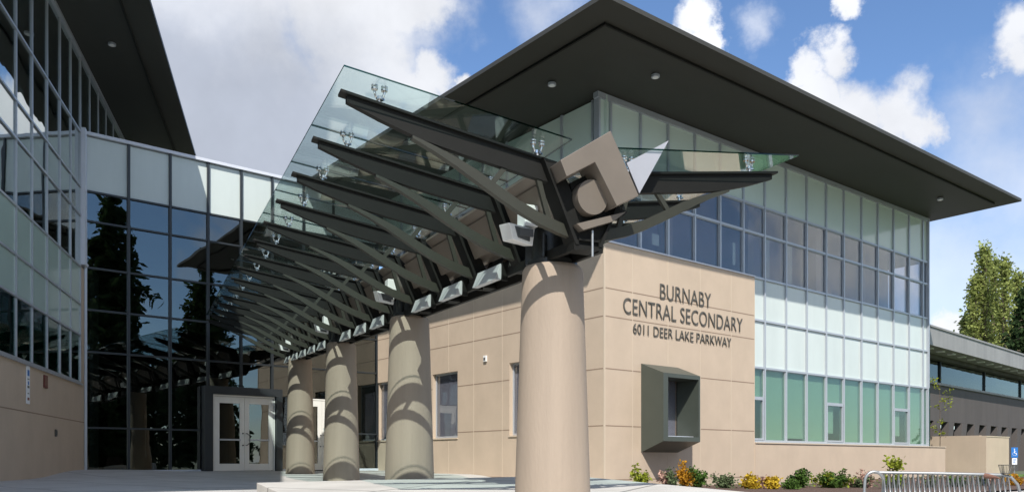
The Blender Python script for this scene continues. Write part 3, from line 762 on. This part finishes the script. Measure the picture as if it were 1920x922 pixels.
# glass sheets
def glass_sheet(s, y0, y1):
    va, vb = .26, (2.47 if s < 0 else 2.60); za, zb = armz(va)+GZ+.03*0, armz(2.46)+GZ
    za = 3.10; zb = 3.372 if s < 0 else 3.39
    p = [(s*va,y0,za+SL*y0),(s*vb,y0,zb+SL*y0),(s*vb,y1,zb+SL*y1),(s*va,y1,za+SL*y1)]
    th = .016; mb = MB()
    a = [Vector(q) for q in p]; b = [q+Vector((0,0,th)) for q in a]
    mb.face(a, 'glass_canopy'); mb.face(b, 'glass_edge_top') if False else mb.face(b, 'glass_canopy')
    for k in range(4):
        j = (k+1) % 4; mb.face([a[k],a[j],b[j],b[k]], 'glass_edge')
    me = mb.build('glass_sheet', None, C)
glass('glass_canopy', (.86,.94,.935), .06)      # two faces of a sheet multiply: tint per face
for s in (-1, 1):
    glass_sheet(s, -.23, SP-.008)
    for k in range(1, NR-1): glass_sheet(s, k*SP+.008, (k+1)*SP-.008)
YE = (NR-1)*SP
# spine pipe, keel bars, trough
def yz(y, z): return z+SL*y
MB().tube([(0,-.18,yz(-.18,2.60)),(0,YE+.2,yz(YE+.2,2.60))], .17, 28).build('spine_pipe', 'taupe_metal', C, smooth='auto')
mb = MB()
for s in (-1, 1): mb.bar((s*.14,-.1,yz(-.1,2.13)),(s*.14,YE,yz(YE,2.13)), .05, .10)
mb.bar((0,-.1,yz(-.1,2.19)),(0,YE,yz(YE,2.19)), .22, .02)
mb.build('keel_beam', 'steel_paint', C)
mb = MB()       # the bent rain trough between the knees
for k in range(NR-1):
    y0, y1 = k*SP+.10, (k+1)*SP-.10
    sec = [(-.42,2.93),(-.27,2.80),(.27,2.80),(.42,2.93),(.42,2.90),(.28,2.77),(-.28,2.77),(-.42,2.90)]
    i = len(mb.v); n = len(sec)
    mb.v += [(a, y0, z+SL*y0) for a, z in sec]+[(a, y1, z+SL*y1) for a, z in sec]
    mb.f.append(tuple(i+q for q in range(n))); mb.f.append(tuple(i+n+q for q in reversed(range(n)))); mb.m += [0,0]
    for q in range(n):
        j = (q+1) % n; mb.f.append((i+q,i+n+q,i+n+j,i+j)); mb.m.append(0)
mb.build('rain_trough', 'taupe_metal', C)
mb = MB()
for k in range(NR-1):   # bent side plates between the V legs
    y0, y1 = k*SP+.12, (k+1)*SP-.12
    for s in (-1, 1):
        q = [(s*.36,y0,2.80+SL*y0),(s*.36,y1,2.80+SL*y1),(s*.20,y1,2.44+SL*y1),(s*.20,y0,2.44+SL*y0)]
        mb.face(q); mb.face([(a-s*.015,b,c) for a,b,c in q][::-1])
mb.build('side_plates', 'taupe_metal', C)
# L shaped end box in front of the first rib
def cv(px, py, t):      # picture point -> (v, z) on the plane y=t of the canopy frame
    c = MC @ Vector((0,t,0)); r = (px-CX)/F; ux, uy = cos(CA), sin(CA)
    v = (r*c.y-c.x)/(ux-r*uy); Dd = c.y+uy*v; return v, (HY-py)/F*Dd
Lp = [cv(*p, -.30) for p in ((1051,300),(1145,245),(1198,367),(1157,386),(1116,304),(1063,331))]
mb = MB(); mb.prism(Lp, 'y', -.30, .02)
mb.build('end_box', 'taupe_metal', C, bevel=.006)
mb = MB(); fp = [cv(*p, -.20) for p in ((1174,306),(1253,264),(1198,363))]
mb.prism(fp, 'y', -.21, -.195); mb.build('end_fin', 'fin_metal', C)
mb = MB(); mb.prism([cv(*p, -.15) for p in ((1080,420),(1172,398),(1150,415),(1092,432))], 'y', -.17, .0); mb.build('end_plate', 'taupe_metal', C)
MB().tube([(.03,-.12,2.28),(.03,-.12,2.02)], .012, 8).build('drain_rod', 'galvanised', C)
MB().prism([cv(*p, -.02) for p in ((1066,345),(1116,320),(1160,392),(1175,400),(1088,436))], 'y', -.05, -.02).build('gusset', 'steel_paint', C)

# columns
CT = [.7045+5.65*k for k in range(4)]
cl = ['nearest tapered taupe column, in front of the stone corner', 'second tapered taupe column from the front, beside the lone window',
      'third tapered taupe column from the front', 'rearmost tapered taupe column, next to the entrance doors']
for k in range(4):
    # depths follow 1 : 1.547 : 2.097 : 2.677
    Dk = 8.755*(1, 1.547, 2.097, 2.677)[k]; xk = (1036, 768, 640, 563)[k]
    X = (xk-CX)/F*Dk; p = MC.inverted() @ Vector((X, Dk, 0))
    top = (372, 272, 222, 192)[k]/F*(Dk-.30)
    base = min(gh(X, Dk), -.30)-.02
    if k == 0: base = -.47
    t = thing('column', cl[k], 'column', (X, Dk, base), CA, 'tapered columns carrying the canopy')
    h = top-base; prof = [(.412, 0), (.405, .1*h), (.375, .45*h), (.345, .8*h), (.328, h-.05), (.318, h-.025), (.30, h)]
    mb = MB(); mb.tube([(0,0,z) for r, z in prof], [r for r, z in prof], 48); mb.build('shaft', 'column_paint', t, smooth='auto')
    mb = MB(); mb.tube([(0,0,h+.001),(0,0,h+.06)], .27, 32); mb.tube([(0,0,h+.06),(0,0,h+.50)], .225, 32); mb.build('steel_collar', 'black_steel', t, smooth='auto')
    mb = MB()
    for a in range(4):
        q = a*pi/2+pi/4; mb.bar((cos(q)*.26,sin(q)*.26,h+.06),(cos(q)*.26,sin(q)*.26,h+.30), .02, .10, up=(cos(q),sin(q),0))
    mb.build('stiffener', 'black_steel', t)
    # flood light
    FS = (1.12,1.1,1.1,1.1)[k]
    fl = thing('flood_light', ('large white flood light on the bracket of the nearest column', 'white flood light above the second column from the front', 'white flood light above the third column from the front', 'small white flood light above the rearmost column')[k], 'flood light', MC @ Vector((p.x-.40, p.y-.12, top+.38)), CA, 'flood lights over the columns'); fl.scale = (FS,FS,FS)
    B(-.03,.11,-.09,.09,-.02,.18).build('housing', 'lamp_white', fl, bevel=.012)
    hd = MB(); hd.hexa([(-.16,-.11,-.17),(.06,-.07,-.20),(.06,.11,-.16),(-.16,.13,-.13),(-.20,-.11,-.02),(.08,-.07,-.04),(.08,.11,0),(-.20,.13,.02)]); hd = hd.build('head', 'lamp_white', fl, bevel=.008)
    MB().hexa([(-.11,-.112,-.145),(.02,-.088,-.165),(.02,-.07,-.165),(-.11,-.09,-.145),(-.14,-.112,-.045),(.03,-.088,-.06),(.03,-.07,-.06),(-.14,-.09,-.045)]).build('lens', 'lamp_lens', hd)
    B(-.10,.04,-.128,-.108,-.13,-.06).build('lens', 'lamp_lens', hd)
    MB().tube([(.1,.0,.03),(.22,0,.03)], .015, 8).build('bracket', 'black_steel', fl)
# keel lamps
n = 0
ords = 'first second third fourth fifth sixth seventh eighth ninth tenth eleventh twelfth thirteenth fourteenth'.split()
for k in range(NR-1):
    yc = (k+.5)*SP
    if any(abs(yc-(MC.inverted() @ Vector(((px-CX)/F*d, d, 0))).y) < .45 for px, d in ((1036,8.755),(768,13.54),(640,18.36),(563,23.44))): continue
    t = thing('canopy_lamp', ords[n]+' grey trough lamp from the front on the left underside of the canopy keel', 'lamp', MC @ Vector((-.20, yc, 2.13+SL*yc)), CA, 'trough lamps under the canopy')
    t.rotation_euler = (math.atan(SL), 0, CA)
    mb = MB(); mb.prism([(-.10,-.09),(-.02,-.09),(.03,.08),(-.03,.10)], 'y', -.36, .36); mb.build('housing', 'lamp_diffuser', t, bevel=.006)
    mb = MB(); mb.box(-.02,.05,-.40,-.37,-.10,.11); mb.build('end_cap', 'steel_paint', t); B(-.02,.05,.37,.40,-.10,.11).build('end_cap', 'steel_paint', t)
    n += 1

# ------------------------------------------------------------------ low walls, grey building
w0 = Vector((18.2, 34.5, 0)); cn = Vector((19.4, 33.0, 0))
GW = thing('garden_wall', 'low tan garden wall with a corner at the far end of the wing', 'wall', (19.4, 33.0, -.7), RA)
B(.0, 2.37, 0, .25, -.6, 1.66).build('long_wall', 'stone', GW)
B(-.003, .25, .25, 4.0, -.6, 1.72).build('return_wall', 'stone', GW)
B(.0, 2.40, -.02, .27, 1.662, 1.70).build('coping', 'stone_seam', GW)
GA = atan2(.689, .724)
gb = Vector(((1755-CX)/F*38, 38, 0)); 
GB = thing('grey_building', 'long low grey building behind with ribbon windows and deep pale roof fascia', 'building', gb, GA)
def G(*a): return B(*a)
G(-8, 60, -1.2, 14, 4.90, 5.66).build('roof_fascia', 'fascia_grey', GB)
G(-8, 60, -1.25, -1.15, 5.66, 5.74).build('roof_edge', 'fascia_grey', GB)
G(-8, 60, -.2, 14, 4.70, 4.89).build('soffit_beam', 'interior_dark', GB)
for k in range(30): G(-6+k*1.4, -5.7+k*1.4, -.9, -.6, 4.86, 4.898).build('soffit_lamp', 'sign_white', GB)
G(-8, 60, .05, .08, 3.65, 4.69).build('ribbon_glass', 'glass_ribbon', GB)
for k in range(9): G(-6+k*6.6-.04, -6+k*6.6+.04, -.02, .06, 3.65, 4.69).build('mullion', 'dark_aluminium', GB)
G(-8, 60, -.1, .3, 3.55, 3.65).build('sill', 'fascia_grey', GB)
G(-8, 60, 2.5, 2.7, 2, 4.68).build('partition_wall', 'interior_dark', GB)
G(-8, 60, 0, .4, 1.85, 3.55).build('panel_wall', 'wall_grey', GB)
G(-8, 60, 3.0, 3.2, -1, 1.85).build('recessed_wall', 'black_steel', GB)  # wall coloured black to paint in the shade of the recess
for k in range(28):
    x = -6+k*1.9; mb = MB(); mb.prism([(x,1.84),(x+.75,1.84),(x-.1,-1),(x-.6,-1)], 'y', -.05, .30); mb.build('angled_fin', 'wall_grey', GB)

# ------------------------------------------------------------------ bicycle rack
bx0 = Vector(((1637-CX)/F*11.3, 11.3, 0)); bx1 = Vector(((1868-CX)/F*11.3, 11.3, 0)); bx1.y = 11.0; 
bz_ = -.17; g0 = gh(bx0.x, bx0.y)
R = thing('bike_rack', 'galvanised tube bicycle rack with many upright bars in front of the planting', 'bike rack', (bx0.x, bx0.y, g0), atan2(bx1.y-bx0.y, bx1.x-bx0.x))
Lr = (bx1-bx0).length; ht = bz_-g0
def arc(c, r, a0, a1, n=10): return [(c[0], c[1]+r*cos(a0+(a1-a0)*k/n), c[2]+r*sin(a0+(a1-a0)*k/n)) for k in range(n+1)]
# left hoop stands across the view
hp = [(-.17,-.05,-.1),(-.12,-.03,ht-.2)]+[(-.12+.13*(1-cos(pi*k/10)), -.03+.003*k, ht-.14+.15*sin(pi*k/10)) for k in range(1, 10)]+[(.14,0,ht-.2),(.17,.0,-.1)]
MB().tube(hp, .021, 12).build('end_hoop', 'galvanised', R, smooth='auto')
MB().tube([(.02,0,ht+.0),(Lr*.5,0,ht-.012),(Lr-.1,0,ht-.03),(Lr+.02,0,ht-.06),(Lr+.10,0,ht-.16),(Lr+.14,0,ht-.3),(Lr+.15,0,-.1)], .020, 12).build('top_rail', 'galvanised', R, smooth='auto')
MB().tube([(.1,-.22,.12),(Lr,-.22,.12)], .02, 10).build('foot_rail', 'galvanised', R, smooth='auto')
MB().tube([(.1,.22,.12),(Lr,.22,.12)], .02, 10).build('foot_rail', 'galvanised', R, smooth='auto')
nb = 26
rb = MB().tube([(0,-.22,.12),(0,-.10,ht*.6),(0,-.0,ht-.03),(0,.10,ht*.6),(0,.22,.12)], .011, 8).build('upright_bar', 'galvanised', R, smooth=True)
for k in range(nb):
    o = rb
    if k: o = rb.copy(); COL.objects.link(o); o.parent = R
    o.location = (.14+k*(Lr-.16)/(nb-1), 0, 0)
# bicycle basket hooked over the end of the rack
bk = thing('wire_basket', 'small dark wire basket standing on the right end of the bike rack', 'basket', R.matrix_world @ Vector((0,0,0)) if False else (bx1.x-.04, bx1.y, bz_-.01), atan2(bx1.y-bx0.y, bx1.x-bx0.x))
mb = MB(); tp = [(-.07,-.08),(.10,-.08),(.10,.08),(-.07,.08)]; bt = [(-.05,-.05),(.05,-.05),(.05,.05),(-.05,.05)]
for hh, pl in ((.115,tp),(.0,bt)):
    for k in range(4): mb.tube([(*pl[k],hh),(*pl[(k+1)%4],hh)], .005, 6)
for k in range(4):
    for u in (0,.25,.5,.75):
        a = Vector((*tp[k],.115)).lerp(Vector((*tp[(k+1)%4],.115)), u); b = Vector((*bt[k],0)).lerp(Vector((*bt[(k+1)%4],0)), u); mb.tube([a,b], .003 if u else .005, 5)
mb.build('wires', 'letter', bk)
mb = MB(); mb.box(-.045,.045,-.045,.045,.002,.008); mb.build('base', 'letter', bk)
sd = thing('bicycle_saddle', 'brown bicycle saddle on a thin post among the rack bars', 'saddle', (bx1.x-.30, bx1.y-.12, gh(bx1.x-.3, bx1.y)), 0)
hs = -.21-gh(bx1.x-.3, bx1.y)
MB().tube([(0,0,0),(0,0,hs-.03)], .014, 8).build('post', 'letter', sd)
MB().tube([(-.06,.08,hs),(-.02,.02,hs-.01),(.01,-.06,hs-.02),(.02,-.12,hs-.03)], [.035,.032,.016,.010], 10).build('seat', 'rust', sd, smooth='auto')

# accessible parking sign
Dp = 27.0; X = (1902-CX)/F*Dp
s = thing('parking_sign', 'blue wheelchair parking sign on a steel post by the lawn', 'sign', (X, Dp, gh(X, Dp)-.02), radians(-6))
zt = (HY-838)/F*Dp-(gh(X, Dp)-.02)
MB().tube([(0,.02,0),(0,.02,zt-.02)], .025, 8).build('post', 'galvanised', s)
B(-.105,.105,-.012,-.004,zt-.34,zt).build('plate', 'sign_blue', s)
B(-.08,.08,-.012,-.004,zt-.57,zt-.36).build('lower_plate', 'sign_white', s)
mb = MB(); c = (-.01,-.0135,zt-.20)
mb.tube([(-.005,-.0135,zt-.06),(-.005,-.0165,zt-.06)], .018, 10)
mb.bar((-.005,-.015,zt-.09),(-.005,-.015,zt-.19), .006, .022, up=(1,0,0)); mb.bar((-.005,-.015,zt-.19),(.05,-.015,zt-.19), .006, .018); mb.bar((.05,-.015,zt-.19),(.065,-.015,zt-.26), .006, .018, up=(1,0,0))
mb.bar((-.005,-.015,zt-.13),(.04,-.015,zt-.13), .006, .014)
for k in range(9):
    a0 = radians(100+k*25); a1 = radians(100+(k+1)*25); mb.bar((c[0]+.055*cos(a0),-.015,c[2]-.02+.055*sin(a0)),(c[0]+.055*cos(a1),-.015,c[2]-.02+.055*sin(a1)), .006, .013, up=(0,1,0))
mb.build('wheelchair_symbol', 'sign_white', s)
mb = MB(); mb.box(-.05,.05,-.0145,-.0125,zt-.43,zt-.40); mb.box(-.05,.03,-.0145,-.0125,zt-.50,zt-.47); mb.build('small_print', 'sign_blue', s)

# ------------------------------------------------------------------ plants and trees
def leaf(mb, p, size, rng, m=0, droop=0):
    a = Vector((rng.gauss(0,1), rng.gauss(0,1), rng.gauss(0,.7)-droop)).normalized()
    b = a.cross(Vector((rng.gauss(0,1), rng.gauss(0,1), rng.gauss(0,1)))).normalized()
    L_ = size*rng.uniform(.7,1.3); W_ = L_*.32; c = a.cross(b)*L_*.08
    i = len(mb.v); mb.v += [tuple(p), tuple(p+a*L_*.5+b*W_+c), tuple(p+a*L_), tuple(p+a*L_*.5-b*W_+c)]
    mb.f.append((i,i+1,i+2,i+3)); mb.m.append(m)
def raw(mb, name, m, parent):
    me = bpy.data.meshes.new(name); me.from_pydata(mb.v, [], mb.f); me.materials.append(MATS[m])
    o = bpy.data.objects.new(name, me); COL.objects.link(o); o.parent = parent; return o
def shrub(px, D_, h, wd, m, label, seed, m2=None, n=420, cat='shrub', base=None):
    h *= 1.3; wd *= 1.15; n = int(n*2.3)
    rng = random.Random(seed); X = (px-CX)/F*D_; z = gh(X, D_) if base is None else base
    t = thing('shrub', label, cat, (X, D_, z), rng.uniform(0, 6), 'shrubs in the planting bed')
    st = MB(); fo = MB(); fo2 = MB()
    ns = max(5, int(wd*16))
    for k in range(ns):
        a = rng.uniform(0, 2*pi); rr = wd/2*sqrt(rng.random()); hh = h*(rng.uniform(.6,1.0) if rr < wd*.3 else rng.uniform(.4,.8))
        tip = Vector((cos(a)*rr, sin(a)*rr, hh)); mid = tip*.5+Vector((rng.gauss(0,.02), rng.gauss(0,.02), 0))
        st.tube([(0,0,-.03), mid, tip], [.008,.006,.003], 5)
        tgt = fo2 if (m2 and rng.random() < .4) else fo
        for q in range(n//ns):
            u = rng.uniform(.25, 1.0); p = (mid.lerp(tip, (u-.5)*2) if u > .5 else Vector((0,0,0)).lerp(mid, u*2))
            p = p+Vector((rng.gauss(0,.045), rng.gauss(0,.045), rng.gauss(0,.035)))
            if p.z < 0: p.z = .02
            leaf(tgt, p, .075, rng)
    raw(fo, 'foliage', m, t); 
    if m2 and fo2.v: raw(fo2, 'foliage', m2, t)
    st.build('stems', 'bark', t)
    return t
SH = [(1200,19.6,.46,.34,'leaf_lime','small lime green shrub under the bay window, leftmost in the bed',None,260),
      (1257,19.3,.36,.44,'leaf_dull','dull green shrub left of the orange bush',"leaf_pink",420),
      (1283,19.9,.50,.34,'leaf_orange','upright orange shrub below the bay window',None,300),
      (1306,19.2,.42,.42,'leaf_orange','rounded orange and green bush just right of the upright orange one','leaf_green',420),
      (1358,19.4,.34,.50,'leaf_dull','loose grey green shrub alone below the last stone panel',None,320),
      (1409,19.0,.27,.42,'leaf_yellow','bright yellow bush, left of the pair of yellow bushes',None,380),
      (1430,19.8,.32,.24,'leaf_pink','small pale bush between the two yellow bushes','leaf_dull',160),
      (1449,19.1,.26,.38,'leaf_yellow','bright yellow bush, right of the pair of yellow bushes',None,360),
      (1497,20.6,.48,.48,'leaf_dark','dark green rounded bush beside the yellow bushes','leaf_green',520),
      (1487,19.0,.22,.34,'leaf_green','low green bush in front of the dark rounded bush',None,240),
      (1562,20.6,.42,.98,'leaf_green','wide spreading green bush left of the bike rack','leaf_lime',900),
      (1622,21.0,.42,.40,'leaf_pink','pale pinkish bush at the left end of the bike rack','leaf_dull',300),
      (1606,21.4,.36,.34,'leaf_dull','small dull green bush behind the left rack hoop','leaf_pink',200),
      (1675,21.5,.36,.60,'leaf_lime','leafy lime bush behind the left half of the rack','leaf_green',380),
      (1740,22.0,.30,.50,'leaf_dull','dull green low bush behind the middle of the rack','leaf_pink',300),
      (1790,22.4,.32,.50,'leaf_green','green low bush behind the right half of the rack',None,300),
      (1848,22.8,.30,.40,'leaf_dull','grey green low bush behind the right end of the rack','leaf_pink',240),
      (1898,22.5,.30,.50,'leaf_orange','orange low bush right of the bike rack',None,300)]
for k, (px, D_, h, wd, m, lb, m2, n) in enumerate(SH):
    z = (HY-(917 if px < 1600 else 921))/F*D_
    shrub(px, D_, h, wd, m, lb, 50+k, m2, n)
# saplings
def sapling(px, D_, ztop, label, seed, m, spread, n, low=.4):
    rng = random.Random(seed); X = (px-CX)/F*D_; z = gh(X, D_); t = thing('sapling', label, 'small tree', (X, D_, z), 0, None); h = ztop-z
    tr = MB(); fo = MB(); tr.tube([(0,0,-.05),(.02,0,h*.5),(0,.02,h*.97)], [.022,.015,.006], 6)
    for k in range(12):
        u = rng.uniform(low, .95); a = rng.uniform(0, 6.28); L_ = spread*rng.uniform(.5,1); p0 = Vector((.01,0,h*u)); p1 = p0+Vector((cos(a)*L_, sin(a)*L_, L_*.5))
        tr.tube([p0,p1], [.007,.003], 5)
        for q in range(n//12): leaf(fo, p0.lerp(p1, rng.uniform(.4,1.05))+Vector((rng.gauss(0,.05),rng.gauss(0,.05),rng.gauss(0,.05))), .10, rng)
    tr.build('trunk', 'bark', t); raw(fo, 'foliage', m, t)
sapling(1668, 20.0, (HY-868)/F*20.0, 'young yellow green sapling rising above the left end of the bike rack', 5, 'leaf_lime', .32, 200, .7)
sapling(1762, 33.5, (HY-712)/F*33.5, 'thin sapling with sparse lime leaves at the far glass corner', 6, 'leaf_lime', .75, 220, .35)

def tree_poplar(px, D_, ztop, wd, label, seed, n=9000):
    rng = random.Random(seed); X = (px-CX)/F*D_; z = -.6; h = ztop-z
    t = thing('poplar_tree', label, 'tree', (X, D_, z), rng.uniform(0,6), 'poplars behind the grey building')
    tr = MB(); fo = MB(); tr.tube([(0,0,-.1),(0,0,h*.5),(0,0,h*.96)], [.35,.2,.03], 8)
    nb = 90
    for k in range(nb):
        u = .08+.90*(k/nb); a = rng.uniform(0,6.28)
        env = wd/2*(1-abs(u-.42)*1.0)**.8*rng.uniform(.55,1.12)*(1 if u < .85 else (1-u)/.15*.8+.2)
        L_ = h*.13*rng.uniform(.7,1.3); p0 = Vector((0,0,h*u)); p1 = Vector((cos(a)*env, sin(a)*env, min(h*1.0, h*u+L_)))
        tr.tube([p0, p0.lerp(p1,.6)+Vector((0,0,-.1)), p1], [.05,.03,.01], 5)
        for q in range(n//nb):
            s_ = rng.uniform(.35,1.08); p = p0.lerp(p1, s_)+Vector((rng.gauss(0,.16),rng.gauss(0,.16),rng.gauss(0,.32)))
            leaf(fo, p, .26, rng)
    tr.build('trunk', 'bark', t); raw(fo, 'crown', 'leaf_poplar', t)
PD = 62
for k, (px, yt, wd, dd) in enumerate(((1826,530,1.1,0),(1846,470,1.7,0),(1862,495,1.3,2),(1883,496,1.3,-2),(1908,520,1.3,1),(1811,600,1.3,2))):
    D_ = PD+dd; lbs = ['poplar second from the left behind the grey roof, of middling height','tallest slender poplar behind the grey roof','poplar just right of the tallest one','fourth poplar, right of the middle of the row','rightmost poplar, beside the dark conifer','shortest poplar at the left end of the row']
    tree_poplar(px, D_, (HY-yt)/F*D_, wd, lbs[k], 20+k, 4200)
def conifer(X, Y, h, wd, label, seed, n=9000, z=-.8, size=.45, low=.08, group=None):
    rng = random.Random(seed)
    t = thing('conifer_tree', label, 'tree', (X, Y, z), 0, group)
    tr = MB(); fo = MB(); tr.tube([(0,0,-.2),(0,0,h*.5),(0,0,h*.98)], [h*.018,h*.01,.03], 8)
    nb = int(h*9)
    for k in range(nb):
        u = low+(.97-low)*k/nb; a = k*2.4+rng.uniform(-.4,.4); R_ = wd/2*(1-u)**.85*rng.uniform(.6,1.15)+.15
        p0 = Vector((0,0,h*u)); p1 = Vector((cos(a)*R_, sin(a)*R_, h*u-R_*.18)); pm = p0.lerp(p1,.55)+Vector((0,0,R_*.08))
        tr.tube([p0,pm,p1], [.06,.035,.01], 5)
        for q in range(int(n/nb*(R_/(wd*.27)))+6):
            s_ = rng.uniform(.12,1.03); p = p0.lerp(pm, s_*2) if s_ < .5 else pm.lerp(p1, s_*2-1)
            sp = .12*R_*(1.1-s_)+.1
            leaf(fo, p+Vector((rng.gauss(0,sp),rng.gauss(0,sp),rng.gauss(0,.12)-.1)), size, rng, droop=.6)
    tr.build('trunk', 'bark', t); raw(fo, 'crown', 'leaf_conifer', t); return t
conifer((1925-CX)/F*56, 56, (HY-525)/F*56+.6, 6, 'dark conifer at the right edge beside the poplars', 3, 9000, -.6, .35)
# trees across the road that the glass reflects
ct = conifer(21, -3, 23, 11, 'tall dark conifer across the forecourt, reflected in the entrance glass', 11, 15000, -1.3, .5, group='conifers reflected in the entrance glass')
conifer(17, -8, 18, 9, 'lower dark conifer beside the tall reflected one', 12, 9000, -1.1, .5, group='conifers reflected in the entrance glass')
conifer(27, -8, 15, 8, 'dark conifer nearest the road behind the photographer', 13, 9000, -1.6, .5, group='conifers reflected in the entrance glass')

for k, (X, Y, sc, lb) in enumerate(((14.5,-5.5,.85,'bushy conifer between the two tallest ones behind the photographer'),(24.5,2.5,.8,'bushy conifer nearest the right side of the forecourt'),
        (66,52,.7,'conifer in the row reflected in the grey building, nearest'),(76,60,.75,'conifer in the row reflected in the grey building, second'),(88,66,.8,'conifer in the row reflected in the grey building, third'),(60,44,.5,'short conifer at the near end of the reflected row'))):
    c = copy_tree(ct); c.location = (X, Y, -1.2); c.scale = (sc, sc, sc); c.rotation_euler.z = 1.3*k+.7; c['label'] = lb

rng = random.Random(77); mb = MB()
for k in range(900):
    t = rng.uniform(1.0, 19.0); p = rng.uniform(.15, 3.2); q = MR @ Vector((t, -p, 0)); z = gh(q.x, q.y)+.05
    leaf(mb, Vector((q.x, q.y, z+rng.uniform(0, .05))), .07, rng)
gc = raw(mb, 'ground_cover', 'leaf_dull', None); gc['kind'] = 'stuff'
